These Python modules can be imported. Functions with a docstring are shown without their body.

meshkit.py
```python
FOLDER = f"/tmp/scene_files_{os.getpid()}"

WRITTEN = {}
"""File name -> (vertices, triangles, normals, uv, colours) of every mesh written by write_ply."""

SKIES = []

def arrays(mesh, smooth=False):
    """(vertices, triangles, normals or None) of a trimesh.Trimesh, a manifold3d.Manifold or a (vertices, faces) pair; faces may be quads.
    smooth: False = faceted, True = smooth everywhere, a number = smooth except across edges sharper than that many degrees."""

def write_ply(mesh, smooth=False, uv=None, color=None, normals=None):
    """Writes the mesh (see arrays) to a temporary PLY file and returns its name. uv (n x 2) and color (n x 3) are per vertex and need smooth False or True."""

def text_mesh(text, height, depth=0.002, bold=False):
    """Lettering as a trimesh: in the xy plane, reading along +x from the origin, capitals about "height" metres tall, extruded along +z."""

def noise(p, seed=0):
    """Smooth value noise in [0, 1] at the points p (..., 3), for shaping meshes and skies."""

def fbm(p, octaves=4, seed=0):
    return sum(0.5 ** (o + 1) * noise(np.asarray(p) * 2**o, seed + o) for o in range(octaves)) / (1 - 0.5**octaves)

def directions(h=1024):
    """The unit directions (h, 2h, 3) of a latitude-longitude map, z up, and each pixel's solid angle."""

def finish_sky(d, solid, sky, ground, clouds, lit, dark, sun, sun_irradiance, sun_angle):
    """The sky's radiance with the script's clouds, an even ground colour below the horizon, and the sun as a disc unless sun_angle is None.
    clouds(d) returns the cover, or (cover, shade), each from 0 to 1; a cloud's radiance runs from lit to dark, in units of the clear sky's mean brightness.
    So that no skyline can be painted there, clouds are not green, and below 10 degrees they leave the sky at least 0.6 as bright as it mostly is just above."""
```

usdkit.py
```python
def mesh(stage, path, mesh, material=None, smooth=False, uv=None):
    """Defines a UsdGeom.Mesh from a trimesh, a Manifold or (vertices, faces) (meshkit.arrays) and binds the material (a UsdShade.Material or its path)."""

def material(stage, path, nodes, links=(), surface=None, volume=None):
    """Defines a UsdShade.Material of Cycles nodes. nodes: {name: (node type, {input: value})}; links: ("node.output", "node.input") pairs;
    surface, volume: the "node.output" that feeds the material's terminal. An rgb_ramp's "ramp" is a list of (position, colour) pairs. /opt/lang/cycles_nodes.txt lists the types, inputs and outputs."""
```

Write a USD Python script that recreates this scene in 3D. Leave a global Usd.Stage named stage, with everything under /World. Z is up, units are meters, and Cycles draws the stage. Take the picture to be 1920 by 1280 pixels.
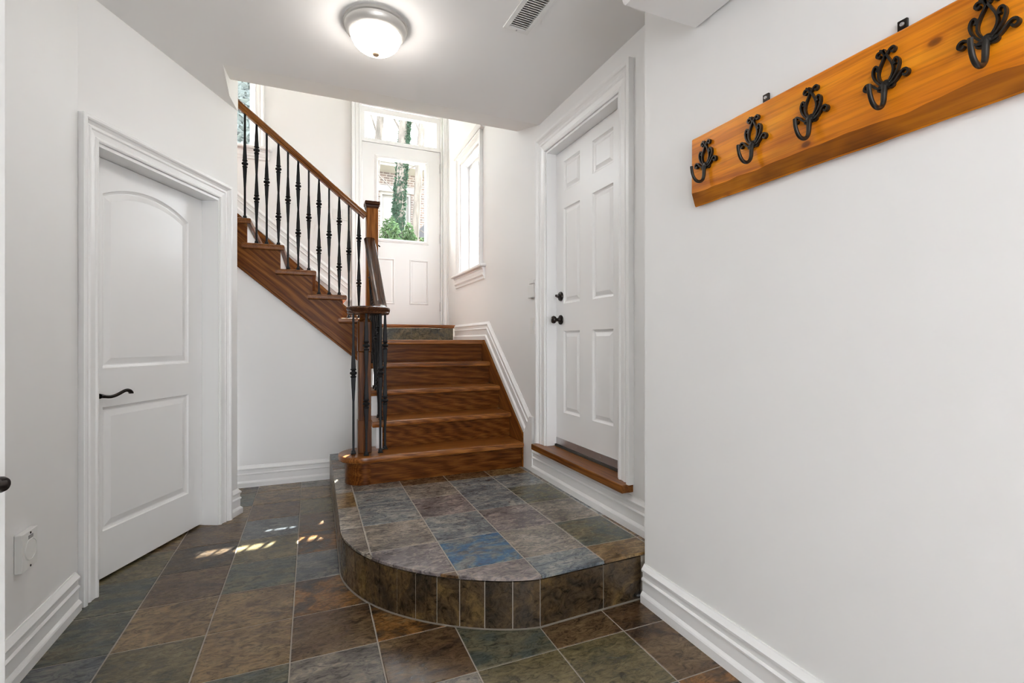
import math, random
import numpy as np
import trimesh
import shapely
from shapely.geometry import Polygon, Point, LineString, box as sbox
from scipy.interpolate import CubicSpline
import usdkit, meshkit
from pxr import Usd, UsdGeom, UsdLux, UsdShade, Gf, Sdf

random.seed(7)
rng = np.random.default_rng(7)
stage = Usd.Stage.CreateInMemory()
UsdGeom.SetStageUpAxis(stage, 'Z')
UsdGeom.SetStageMetersPerUnit(stage, 1.0)
UsdGeom.Xform.Define(stage, '/World')

# ------------------------------------------------------------ camera, sky, sun, exposure
cam = UsdGeom.Camera.Define(stage, '/World/camera')
cam.AddTranslateOp().Set(Gf.Vec3d(0, 0, 1.15))
cam.AddRotateXYZOp().Set(Gf.Vec3f(90, 0, -22.57))
cam.CreateHorizontalApertureAttr(36.0)
cam.CreateFocalLengthAttr(17.0)
cam.CreateExposureAttr(1.0)

sky = UsdLux.DomeLight.Define(stage, '/World/sky')
sky.CreateIntensityAttr(1.4)
sky.CreateColorAttr(Gf.Vec3f(0.95, 0.98, 1.03))

SUN_AZ, SUN_EL = math.radians(26.0), math.radians(50.7)
sun = UsdLux.DistantLight.Define(stage, '/World/sun')
sun.CreateIntensityAttr(12.0)
sun.CreateAngleAttr(0.53)
sun.CreateNormalizeAttr(True)
sun.CreateColorAttr(Gf.Vec3f(1.0, 0.985, 0.965))
sun.AddRotateXYZOp().Set(Gf.Vec3f(-(90 - math.degrees(SUN_EL)), 0, -math.degrees(SUN_AZ)))

# ------------------------------------------------------------ materials
LOOKS = '/World/Looks/'


def mat(name, nodes, links=(), surface='p.BSDF'):
    return usdkit.material(stage, LOOKS + name, nodes, links, surface=surface)


def plain(name, color, rough=0.5, **kw):
    return mat(name, {'p': ('principled_bsdf', dict(base_color=color, roughness=rough, **kw))})


def paint(name, color, rough, scale=60, bump=0.04):
    return mat(name, {'g': ('geometry', {}), 'n': ('noise_texture', {'scale': scale, 'detail': 3.0}),
                      'b': ('bump', {'strength': bump, 'distance': 0.002}), 'p': ('principled_bsdf', {'base_color': color, 'roughness': rough})},
               [('g.position', 'n.vector'), ('n.fac', 'b.height'), ('b.normal', 'p.normal')])


M = {}
M['wall'] = paint('wall_paint', (0.86, 0.856, 0.848), 0.55, 90, 0.08)
M['ceiling'] = paint('ceiling_paint', (0.88, 0.875, 0.865), 0.7, 90, 0.08)
M['trim'] = paint('trim_paint', (0.88, 0.88, 0.875), 0.3, 40, 0.02)
M['plastic'] = plain('white_plastic', (0.82, 0.82, 0.80), 0.35)


def wood(name, axis, cols, dark=0.5, rough=0.32, rot=(0, 0, 0), coat=0.0, spec=0.12, fine=170.0, broad=26.0):
    s1, s2, s3 = [broad] * 3, [fine] * 3, [broad * 0.55] * 3
    s1[axis], s2[axis], s3[axis] = broad * 0.055, fine * 0.03, broad * 0.07
    nodes = {
        'g': ('geometry', {}),
        'r': ('mapping', {'mapping_type': 'point', 'rotation': rot}),
        'm1': ('mapping', {'mapping_type': 'point', 'scale': s1}), 'm2': ('mapping', {'mapping_type': 'point', 'scale': s2}),
        'm3': ('mapping', {'mapping_type': 'point', 'scale': s3}),
        'n1': ('noise_texture', {'scale': 1.0, 'detail': 5.0, 'roughness': 0.6, 'distortion': 0.8}),
        'w': ('wave_texture', {'wave_type': 'rings', 'rings_direction': 'xyz'[axis], 'scale': 2.4, 'distortion': 6.0, 'detail': 2.0, 'detail_scale': 0.6}),
        'mx': ('mix', {'mix_type': 'mix', 'fac': 0.22}),
        'c': ('rgb_ramp', {'ramp': [(0.18, cols[0]), (0.40, cols[1]), (0.58, cols[2]), (0.85, cols[3])]}),
        'n2': ('noise_texture', {'scale': 1.0, 'detail': 3.0, 'roughness': 0.7}),
        'c2': ('rgb_ramp', {'ramp': [(0.38, (dark, dark * 0.92, dark * 0.85)), (0.55, (1, 1, 1))]}),
        'mu': ('mix', {'mix_type': 'multiply', 'fac': 0.8}),
        'b': ('bump', {'strength': 0.12, 'distance': 0.001}),
        'p': ('principled_bsdf', {'roughness': rough, 'specular_ior_level': spec, 'coat_weight': coat * 0.5, 'coat_roughness': 0.15}),
    }
    links = [('g.position', 'r.vector'), ('r.vector', 'm1.vector'), ('r.vector', 'm2.vector'), ('r.vector', 'm3.vector'), ('m1.vector', 'n1.vector'),
             ('m3.vector', 'w.vector'), ('n1.fac', 'mx.color1'), ('w.color', 'mx.color2'), ('mx.color', 'c.fac'), ('m2.vector', 'n2.vector'),
             ('n2.fac', 'c2.fac'), ('c.color', 'mu.color1'), ('c2.color', 'mu.color2'), ('mu.color', 'p.base_color'), ('n2.fac', 'b.height'), ('b.normal', 'p.normal')]
    return mat(name, nodes, links)


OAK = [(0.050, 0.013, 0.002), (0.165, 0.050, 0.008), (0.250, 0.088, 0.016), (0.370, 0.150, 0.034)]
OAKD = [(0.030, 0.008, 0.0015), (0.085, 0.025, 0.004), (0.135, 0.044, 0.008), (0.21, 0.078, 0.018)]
RAIL = [(0.016, 0.006, 0.004), (0.05, 0.018, 0.008), (0.09, 0.034, 0.013), (0.17, 0.07, 0.025)]
SLOPE = math.atan(0.8345)
M['oak_x'] = wood('oak_across', 0, [tuple(1.25 * x for x in c) for c in OAK], spec=0.4, coat=0.2, rough=0.28)
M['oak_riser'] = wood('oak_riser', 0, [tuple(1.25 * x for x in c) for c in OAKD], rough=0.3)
M['oak_y'] = wood('oak_along', 1, OAK, spec=0.3)
M['oak_z'] = wood('oak_upright', 2, OAKD)
M['oak_post'] = wood('oak_post', 2, [tuple(1.3 * x for x in c) for c in OAK])
M['oak_slope'] = wood('oak_stringer', 0, OAK, rot=(0, -SLOPE, 0), broad=18.0)
M['oak_skirt'] = wood('oak_skirt', 1, OAK, rot=(-math.atan(0.79), 0, 0))
M['rail_x'] = wood('rail_upper', 0, OAK, rot=(0, -math.atan(0.817), 0), rough=0.22, coat=0.5)
M['rail_y'] = wood('rail_lower', 1, RAIL, rot=(-0.7, 0, 0), rough=0.2, coat=0.6)
M['cap'] = wood('newel_cap_wood', 0, RAIL, rough=0.25)

pine_cols = [(0.40, 0.088, 0.002), (0.70, 0.205, 0.003), (0.84, 0.275, 0.004), (0.90, 0.35, 0.012)]


def pine(name, cols, f4):
    return mat(name, {
    'g': ('geometry', {}),
    'm1': ('mapping', {'mapping_type': 'point', 'scale': (9, 1.1, 13)}), 'm2': ('mapping', {'mapping_type': 'point', 'scale': (120, 5, 160)}),
    'm3': ('mapping', {'mapping_type': 'point', 'scale': (3, 8.0, 13), 'location': (0, 2.35, 0.4)}),
    'n1': ('noise_texture', {'scale': 1.0, 'detail': 4.0, 'roughness': 0.55, 'distortion': 1.2}),
    'c': ('rgb_ramp', {'ramp': [(0.2, cols[0]), (0.42, cols[1]), (0.56, cols[2]), (0.8, cols[3])]}),
    'n2': ('noise_texture', {'scale': 1.0, 'detail': 2.0}), 'c2': ('rgb_ramp', {'ramp': [(0.35, (0.72, 0.66, 0.6)), (0.55, (1, 1, 1))]}),
    'mu': ('mix', {'mix_type': 'multiply', 'fac': 0.7}),
    'v': ('voronoi_texture', {'scale': 1.0, 'randomness': 0.9}), 'kc': ('rgb_ramp', {'ramp': [(0.0, (0.10, 0.06, 0.04)), (0.09, (0.25, 0.17, 0.12)), (0.14, (0.8, 0.7, 0.6)), (0.24, (1, 1, 1))]}),
    'mk': ('mix', {'mix_type': 'multiply', 'fac': 0.85}),
    'm4': ('mapping', {'mapping_type': 'point', 'scale': (4, 3.0, 6)}),
    'n4': ('noise_texture', {'scale': 1.0, 'detail': 3.0}), 'c4': ('rgb_ramp', {'ramp': [(0.36, (0.42, 0.34, 0.30)), (0.5, (1, 1, 1))]}),
    'm4x': ('mix', {'mix_type': 'multiply', 'fac': f4}),
    'p': ('principled_bsdf', {'roughness': 0.42, 'specular_ior_level': 0.3, 'coat_weight': 0.08, 'coat_roughness': 0.25}),
}, [('g.position', 'm1.vector'), ('g.position', 'm2.vector'), ('g.position', 'm3.vector'), ('g.position', 'm4.vector'), ('m1.vector', 'n1.vector'), ('n1.fac', 'c.fac'), ('m2.vector', 'n2.vector'),
    ('n2.fac', 'c2.fac'), ('c.color', 'mu.color1'), ('c2.color', 'mu.color2'), ('m3.vector', 'v.vector'), ('v.distance', 'kc.fac'), ('mu.color', 'mk.color1'),
    ('kc.color', 'mk.color2'), ('m4.vector', 'n4.vector'), ('n4.fac', 'c4.fac'), ('mk.color', 'm4x.color1'), ('c4.color', 'm4x.color2'), ('m4x.color', 'p.base_color')])


M['pine'] = pine('stained_pine', pine_cols, 0.5)
M['pine_edge'] = pine('stained_pine_edge', [tuple(0.55 * x for x in c) for c in pine_cols], 0.9)
M['iron'] = plain('black_iron', (0.011, 0.011, 0.012), 0.45, specular_ior_level=0.18)
M['hook_iron'] = plain('hook_iron', (0.020, 0.017, 0.014), 0.34, metallic=0.45)
M['bronze'] = plain('dark_bronze', (0.028, 0.022, 0.020), 0.25, metallic=0.7)
M['nickel'] = plain('satin_nickel', (0.62, 0.60, 0.57), 0.38, metallic=0.6)
M['steel'] = plain('brushed_steel', (0.55, 0.55, 0.56), 0.4, metallic=0.9)
M['gap'] = plain('dark_gap', (0.05, 0.045, 0.04), 0.8)
M['duct'] = plain('duct_grey', (0.16, 0.155, 0.15), 0.7)
M['finial'] = plain('finial_brass', (0.42, 0.30, 0.20), 0.4, metallic=0.3)
for nm_, e_ in (('shade', 18.0), ('shade_hall', 27.0)):
    M[nm_] = mat('lit_glass_' + nm_, {'p': ('principled_bsdf', {'base_color': (0.9, 0.88, 0.84), 'roughness': 0.3, 'emission_color': (1.0, 0.94, 0.88), 'emission_strength': e_})})
M['glass'] = mat('window_glass', {'t': ('transparent_bsdf', {'color': (0.97, 0.985, 0.98)}), 'g': ('glossy_bsdf', {'roughness': 0.02, 'color': (1, 1, 1)}),
                                  'f': ('layer_weight', {'blend': 0.5}), 'w': ('math', {'math_type': 'power', 'value2': 5.0}),
                                  'a': ('math', {'math_type': 'multiply_add', 'value2': 0.7, 'value3': 0.03}), 'x': ('mix_closure', {})},
                 [('f.facing', 'w.value1'), ('w.value', 'a.value1'), ('a.value', 'x.fac'), ('t.BSDF', 'x.closure1'), ('g.BSDF', 'x.closure2')], surface='x.closure')
M['grout'] = paint('grout', (0.33, 0.295, 0.25), 0.85, 200, 0.3)

PAL = {
    'brown': [(0.056, 0.033, 0.014), (0.118, 0.072, 0.029), (0.158, 0.102, 0.044), (0.21, 0.148, 0.072)],
    'rust': [(0.014, 0.011, 0.009), (0.070, 0.036, 0.012), (0.20, 0.090, 0.022), (0.16, 0.11, 0.055)],
    'olive': [(0.042, 0.042, 0.026), (0.085, 0.070, 0.032), (0.115, 0.092, 0.042), (0.15, 0.125, 0.07)],
    'bluegrey': [(0.030, 0.036, 0.042), (0.062, 0.072, 0.082), (0.10, 0.105, 0.105), (0.16, 0.155, 0.14)],
    'purple': [(0.052, 0.045, 0.046), (0.098, 0.084, 0.084), (0.145, 0.125, 0.125), (0.21, 0.185, 0.18)],
    'greengrey': [(0.026, 0.036, 0.036), (0.050, 0.060, 0.050), (0.082, 0.080, 0.052), (0.12, 0.10, 0.06)],
    'dark': [(0.012, 0.009, 0.006), (0.034, 0.022, 0.011), (0.058, 0.036, 0.016), (0.12, 0.078, 0.028)],
    'grey': [(0.075, 0.066, 0.058), (0.125, 0.110, 0.094), (0.175, 0.155, 0.135), (0.25, 0.225, 0.195)],
    'blue': [(0.006, 0.045, 0.120), (0.012, 0.070, 0.150), (0.080, 0.105, 0.120), (0.13, 0.135, 0.135)],
    'umber': [(0.036, 0.020, 0.010), (0.074, 0.041, 0.019), (0.098, 0.060, 0.028), (0.14, 0.092, 0.045)],
}


def slate(name, cols, off, rough=0.26):
    return mat('slate_' + name, {
        'g': ('geometry', {}), 'm': ('mapping', {'mapping_type': 'point', 'location': off, 'rotation': (0.3, 0.2, off[0] * 1.7), 'scale': (1.0, 2.0, 1.2)}),
        'n1': ('noise_texture', {'scale': 3.4, 'detail': 10.0, 'roughness': 0.68, 'distortion': 1.5}),
        'c': ('rgb_ramp', {'ramp': [(0.36, cols[0]), (0.46, cols[1]), (0.54, cols[2]), (0.66, cols[3])]}),
        'n2': ('noise_texture', {'scale': 20.0, 'detail': 9.0, 'roughness': 0.74, 'distortion': 1.4}),
        'c2': ('rgb_ramp', {'ramp': [(0.38, (0.22, 0.21, 0.21)), (0.48, (0.95, 0.95, 0.95)), (0.62, (1.5, 1.38, 1.15))]}),
        'mu': ('mix', {'mix_type': 'multiply', 'fac': 0.85}),
        'n3': ('noise_texture', {'scale': 9.0, 'detail': 10.0, 'roughness': 0.62, 'distortion': 1.6}),
        'b': ('bump', {'strength': 0.32, 'distance': 0.006}),
        'rr': ('map_range', {'from_min': 0.3, 'from_max': 0.7, 'to_min': rough - 0.08, 'to_max': rough + 0.14}),
        'p': ('principled_bsdf', {'specular_ior_level': 0.42, 'coat_weight': 0.15, 'coat_roughness': 0.12}),
    }, [('g.position', 'm.vector'), ('m.vector', 'n1.vector'), ('m.vector', 'n2.vector'), ('m.vector', 'n3.vector'), ('n1.fac', 'c.fac'), ('n2.fac', 'c2.fac'),
        ('c.color', 'mu.color1'), ('c2.color', 'mu.color2'), ('mu.color', 'p.base_color'), ('n3.fac', 'b.height'), ('b.normal', 'p.normal'), ('n2.fac', 'rr.value'), ('rr.result', 'p.roughness')])


S = {}
for i, k in enumerate(PAL):
    S[k] = [slate(f'{k}_{"abc"[j]}', PAL[k], (3.7 * i + 11.3 * j, 1.9 * i - 7.1 * j, 0.7 * i), 0.24 + 0.03 * j) for j in range(2)]

# ------------------------------------------------------------ helpers
used = {}


def path_for(name, parent):
    base = str(parent.GetPath()) if parent is not None else '/World'
    k = base + '/' + name
    n = used.get(k, 0)
    used[k] = n + 1
    return k if n == 0 else f'{k}_{n:03d}'


def tag(p, label=None, category=None, group=None, kind=None):
    for k, v in (('label', label), ('category', category), ('group', group), ('kind', kind)):
        if v:
            p.SetCustomDataByKey(k, v)
    return p


def thing(name, label, category, loc=(0, 0, 0), group=None, kind=None):
    x = UsdGeom.Xform.Define(stage, path_for(name, None))
    if any(loc):
        x.AddTranslateOp().Set(Gf.Vec3d(*map(float, loc)))
    p = x.GetPrim()
    p.SetCustomDataByKey('base', Gf.Vec3d(*map(float, loc)))
    return tag(p, label, category, group, kind)


def put(name, mesh, m, parent=None, smooth=False):
    """One Mesh prim; world coordinates, shifted to its thing's base."""
    path = path_for(name, parent)
    if parent is not None:
        top = stage.GetPrimAtPath('/World/' + str(parent.GetPath()).split('/')[2])
        off = top.GetCustomDataByKey('base')
        if off is not None and any(off):
            v, f, n = meshkit.arrays(mesh, False)
            mesh = trimesh.Trimesh(v - np.array(off), f, process=False)
    return usdkit.mesh(stage, path, mesh, M[m] if isinstance(m, str) else m, smooth).GetPrim()


def solo(name, mesh, m, label, category, group=None, kind=None, smooth=False):
    return tag(put(name, mesh, m, None, smooth), label, category, group, kind)


def cat(*ms):
    ms = [m for g in ms for m in (g if isinstance(g, (list, tuple)) else [g])]
    return trimesh.util.concatenate(ms)


def bx(x0, x1, y0, y1, z0, z1, ch=0.0):
    x0, x1 = sorted((x0, x1)); y0, y1 = sorted((y0, y1)); z0, z1 = sorted((z0, z1))
    if ch <= 0:
        m = trimesh.creation.box((x1 - x0, y1 - y0, z1 - z0))
        m.apply_translation(((x0 + x1) / 2, (y0 + y1) / 2, (z0 + z1) / 2))
        return m
    ch = min(ch, (x1 - x0) * .45, (y1 - y0) * .45, (z1 - z0) * .45)
    pts = []
    for sx in (0, 1):
        for sy in (0, 1):
            for sz in (0, 1):
                c = np.array([(x0, x1)[sx], (y0, y1)[sy], (z0, z1)[sz]])
                d = np.array([1 - 2 * sx, 1 - 2 * sy, 1 - 2 * sz]) * ch
                for a in range(3):
                    q = c + d
                    q[a] = c[a]
                    pts.append(q)
    return trimesh.convex.convex_hull(np.array(pts))


class Fr:
    """A local frame: point (s, t, n) -> o + s*S + t*T + n*N."""

    def __init__(self, o, S_, T_, N_):
        self.o, self.S, self.T, self.N = (np.array(x, float) for x in (o, S_, T_, N_))

    def __call__(self, pts):
        p = np.asarray(pts, float)
        return self.o + p[..., :1] * self.S + p[..., 1:2] * self.T + p[..., 2:3] * self.N


XY = Fr((0, 0, 0), (1, 0, 0), (0, 1, 0), (0, 0, 1))
XZ = lambda y, sgn=-1: Fr((0, y, 0), (1, 0, 0), (0, 0, 1), (0, sgn, 0))   # wall facing the camera side (-y)
YZ = lambda x, sgn=-1: Fr((x, 0, 0), (0, 1, 0), (0, 0, 1), (sgn, 0, 0))   # wall facing -x


def tri(poly):
    v, f = trimesh.creation.triangulate_polygon(poly, engine='earcut')
    return np.array(v), np.array(f)


def fixed(v, f):
    m = trimesh.Trimesh(v, f, process=False)
    m.merge_vertices()
    trimesh.repair.fix_normals(m)
    return m


def extrude(poly, n0, n1, fr=XY):
    out = []
    for g in getattr(poly, 'geoms', [poly]):
        if g.area < 1e-7:
            continue
        m = trimesh.creation.extrude_polygon(g, abs(n1 - n0), engine='earcut')
        v = np.array(m.vertices)
        v[:, 2] += min(n0, n1)
        out.append(fixed(fr(v), m.faces))
    return cat(out)


def sweep(profile, path, fr, closed=False):
    """profile (a, b): a to the left of the path in the frame's plane, b along its normal."""
    P = np.asarray(path, float)
    n = len(P)
    d = [(P[(i + 1) % n] - P[i]) for i in range(n if closed else n - 1)]
    d = [x / np.linalg.norm(x) for x in d]
    rows = []
    for i in range(n):
        a = d[i - 1] if (i > 0 or closed) else d[0]
        b = d[i % len(d)] if (i < n - 1 or closed) else d[-1]
        na, nb = np.array([-a[1], a[0]]), np.array([-b[1], b[0]])
        m = na + nb
        m = m / max(np.dot(m, na), 0.2)
        rows.append([(*(P[i] + q[0] * m), q[1]) for q in profile])
    v = fr(np.array(rows).reshape(-1, 3))
    k = len(profile)
    f = []
    for i in range(n if closed else n - 1):
        for j in range(k):
            a, b = i * k + j, i * k + (j + 1) % k
            c, e = ((i + 1) % n) * k + (j + 1) % k, ((i + 1) % n) * k + j
            f += [(a, b, c), (a, c, e)]
    if not closed:
        pv, pf = tri(Polygon(profile))
        idx = [int(np.argmin(np.sum((np.array(profile) - q) ** 2, 1))) for q in pv]
        for t in pf:
            f.append([idx[x] for x in t][::-1])
            f.append([idx[x] + (n - 1) * k for x in t])
    return fixed(v, np.array(f))


def lathe(prof, n=32, center=(0, 0, 0)):
    m = trimesh.creation.revolve(np.array(prof, float), sections=n)
    m.apply_translation(center)
    return m


def tube(path, r, sides=10, caps=True):
    p = np.asarray(path, float)
    r = np.broadcast_to(np.asarray(r, float), (len(p),))
    t = np.gradient(p, axis=0)
    t /= np.linalg.norm(t, axis=1, keepdims=True) + 1e-12
    up = np.array([0.0, 0, 1]) if abs(t[0][2]) < 0.9 else np.array([1.0, 0, 0])
    rows = []
    for i in range(len(p)):
        a = np.cross(t[i], up); a /= np.linalg.norm(a) + 1e-12
        b = np.cross(t[i], a)
        ang = np.arange(sides) * 2 * np.pi / sides
        rows.append(p[i] + r[i] * (np.cos(ang)[:, None] * a + np.sin(ang)[:, None] * b))
    v = np.vstack(rows + [p[:1], p[-1:]])
    f = []
    for i in range(len(p) - 1):
        for j in range(sides):
            a, b = i * sides + j, i * sides + (j + 1) % sides
            f += [(a, b, b + sides), (a, b + sides, a + sides)]
    if caps:
        c0, c1, L = len(v) - 2, len(v) - 1, (len(p) - 1) * sides
        for j in range(sides):
            f += [(c0, (j + 1) % sides, j), (c1, L + j, L + (j + 1) % sides)]
    return fixed(v, np.array(f))


def arc_pts(cx, cy, r, a0, a1, n):
    a = np.linspace(math.radians(a0), math.radians(a1), n)
    return [(cx + r * math.cos(x), cy + r * math.sin(x)) for x in a]


def slab(poly, z0, z1, ch=0.0025):
    """A tile: upright sides, a small chamfer, a flat top (polygon with its holes dropped)."""
    poly = shapely.geometry.polygon.orient(poly.simplify(0.0004))
    p = np.array(poly.exterior.coords)[:-1]
    c = np.array(poly.representative_point().coords[0])
    q = np.array(inset(p, ch))
    k = len(p)
    v = np.vstack([np.c_[p, np.full(k, z0)], np.c_[p, np.full(k, z1 - ch * 0.7)], np.c_[q, np.full(k, z1)]])
    f = []
    for r in (0, 1):
        for j in range(k):
            a, b = r * k + j, r * k + (j + 1) % k
            f += [(a, b, b + k), (a, b + k, a + k)]
    tv, tf = tri(Polygon(q)) if Polygon(q).is_valid else tri(Polygon(p))
    src = q if Polygon(q).is_valid else p
    idx = [int(np.argmin(np.sum((src - x) ** 2, 1))) for x in tv]
    f += [[idx[x] + 2 * k for x in t] for t in tf]
    return trimesh.Trimesh(v, np.array(f), process=False)


def inset(p, d):
    """Moves each corner of a counter-clockwise outline inward by d."""
    p = np.asarray(p, float)
    n = len(p)
    out = []
    for i in range(n):
        a, b = p[i] - p[i - 1], p[(i + 1) % n] - p[i]
        a, b = a / (np.linalg.norm(a) + 1e-12), b / (np.linalg.norm(b) + 1e-12)
        na, nb = np.array([-a[1], a[0]]), np.array([-b[1], b[0]])
        m = na + nb
        m = m / max(np.dot(m, na), 0.35)
        out.append(p[i] + d * m)
    return out


def moulded_panel(outline, fr, steps=((0, 0), (0.006, -0.007), (0.014, -0.011), (0.020, -0.011), (0.048, -0.003), (0.052, -0.003))):
    """A raised door panel: a groove all round, a slope up to the field."""
    p = np.array(shapely.geometry.polygon.orient(Polygon(outline)).exterior.coords)[:-1]
    k = len(p)
    rings = [np.c_[np.array(inset(p, d)), np.full(k, z)] for d, z in steps]
    v = np.vstack(rings)
    f = []
    for r in range(len(rings) - 1):
        for j in range(k):
            a, b = r * k + j, r * k + (j + 1) % k
            f += [(a, b, b + k), (a, b + k, a + k)]
    tv, tf = tri(Polygon(rings[-1][:, :2]))
    idx = [int(np.argmin(np.sum((rings[-1][:, :2] - x) ** 2, 1))) for x in tv]
    f += [[idx[x] + (len(rings) - 1) * k for x in t] for t in tf]
    f = np.array(f)
    if np.dot(np.cross(fr.S, fr.T), fr.N) < 0:
        f = f[:, ::-1]
    return trimesh.Trimesh(fr(v), f, process=False)


def leaf_mesh(s0, s1, t0, t1, holes, thick, fr, through=()):
    """A door leaf: the front face has an opening for each panel; the openings in "through" go all the way."""
    outer = sbox(s0, t0, s1, t1)
    front = outer.difference(shapely.union_all([Polygon(h) for h in list(holes) + list(through)])) if (holes or through) else outer
    core = outer.difference(shapely.union_all([Polygon(h) for h in through])) if through else outer
    body = extrude(core, -thick, -0.013, fr)
    face = extrude(front, -0.013, 0, fr)
    return cat(body, face)


CASING = [(0, 0), (0, .012), (.006, .016), (.012, .016), (.017, .011), (.020, .011), (.040, .015), (.046, .020), (.052, .020), (.056, .016), (.060, .016),
          (.070, .024), (.074, .030), (.080, .034), (.092, .034), (.095, .031), (.095, 0)]
BASE = [(0, 0), (.024, 0), (.024, .034), (.021, .040), (.016, .046), (.013, .050), (.013, .094), (.018, .097), (.019, .104), (.015, .109), (.012, .112), (.012, .132),
        (.018, .136), (.019, .145), (.013, .153), (.006, .163), (.004, .168), (0, .168)]
BASE_IN = [(b, a) for a, b in BASE][::-1]      # the same section for a path that lies in the wall plane: a = height, b = proud

CEIL = 2.69
# ------------------------------------------------------------ structure: walls
STR = 'structure'
AO = np.array([-0.716, 3.123]); AD = np.array([0.42, 0.9075]); AN = np.array([0.9075, -0.42])
AF = Fr((*AO, 0), (*AD, 0), (0, 0, 1), (*AN, 0))     # the slanted wall: s along it, t up, n into the room


def wall_plane(fr, s0, s1, t0, t1, thick, openings=(), extra=None):
    poly = extra if extra is not None else sbox(s0, t0, s1, t1)
    for o in openings:
        poly = poly.difference(sbox(*o))
    return extrude(poly, -thick, 0, fr)


W = solo('wall_right', bx(1.365, 1.62, -3.0, 1.752, 0, CEIL), 'wall', 'plain near right wall carrying the wooden coat rack', 'wall', kind=STR)
solo('wall_recess', wall_plane(YZ(1.5), 1.752, 5.8, 0, 5.3, 0.16,
     [(2.13, 0.43, 2.99, 2.455), (4.42, 1.87, 5.06, 3.06)]), 'wall',
     'white wall with the six panel door and tall stairwell window', 'wall', kind=STR)
solo('wall_back', cat(wall_plane(XZ(5.6), -2.6, 1.5, 0, 5.3, 0.2, [(0.505, 1.1, 1.43, 3.79), (-1.55, 3.14, -0.54, 4.7)]),
                      extrude(sbox(-2.6, 0, 0.40, 2.80), 0, 0.022, XZ(5.6))), 'wall', 'white stairwell wall around the glazed outside door', 'wall', kind=STR)
solo('wall_left', bx(-1.06, -0.93, -3.0, 2.648, 0, CEIL), 'wall', 'plain narrow near left wall with a round covered outlet low down', 'wall', kind=STR)
S_END = 0.622
slant_low = sbox(-0.66, 0, S_END, CEIL).difference(sbox(-0.43, -1, 0.431, 2.045))
solo('wall_slanted', cat(extrude(slant_low, -0.13, 0, AF), extrude(sbox(0.44, CEIL, S_END, 5.3), -0.13, 0, AF)), 'wall',
     'white slanted wall around the arched panel door', 'wall', kind=STR)
# under the upper flight
sl = lambda v: 1.029 - 0.8345 * (v - 0.32)
solo('wall_understair', extrude(Polygon([(-.60, 0), (0.44, 0), (0.44, sl(0.44) + 0.06), (-.60, sl(-.60) + 0.06)]), -0.1, 0, XZ(4.34)), 'wall',
     'white triangular wall below the oak stringer', 'wall', kind=STR)
solo('wall_nook', cat(bx(-.72, -.60, 3.62, 4.29, 0, 5.3), bx(-2.72, -.72, 4.19, 4.288, 0, 5.3)), 'wall', 'wall closing the corner behind the slanted wall', 'wall', kind=STR)
solo('wall_stairwell', bx(-2.72, -2.6, 3.5, 5.8, 0, 5.3), 'wall', 'far left wall of the upper stairwell', 'wall', kind=STR)
solo('wall_upper', bx(-2.6, 1.5, 3.4, 3.5, 2.95, 5.3), 'wall', 'upper stairwell wall above the hall ceiling edge', 'wall', kind=STR)
solo('wall_front', bx(-1.06, -0.70, 0.20, 0.30, 0, CEIL), 'wall', 'short wall stub that the open door hangs on', 'wall', kind=STR)

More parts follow.
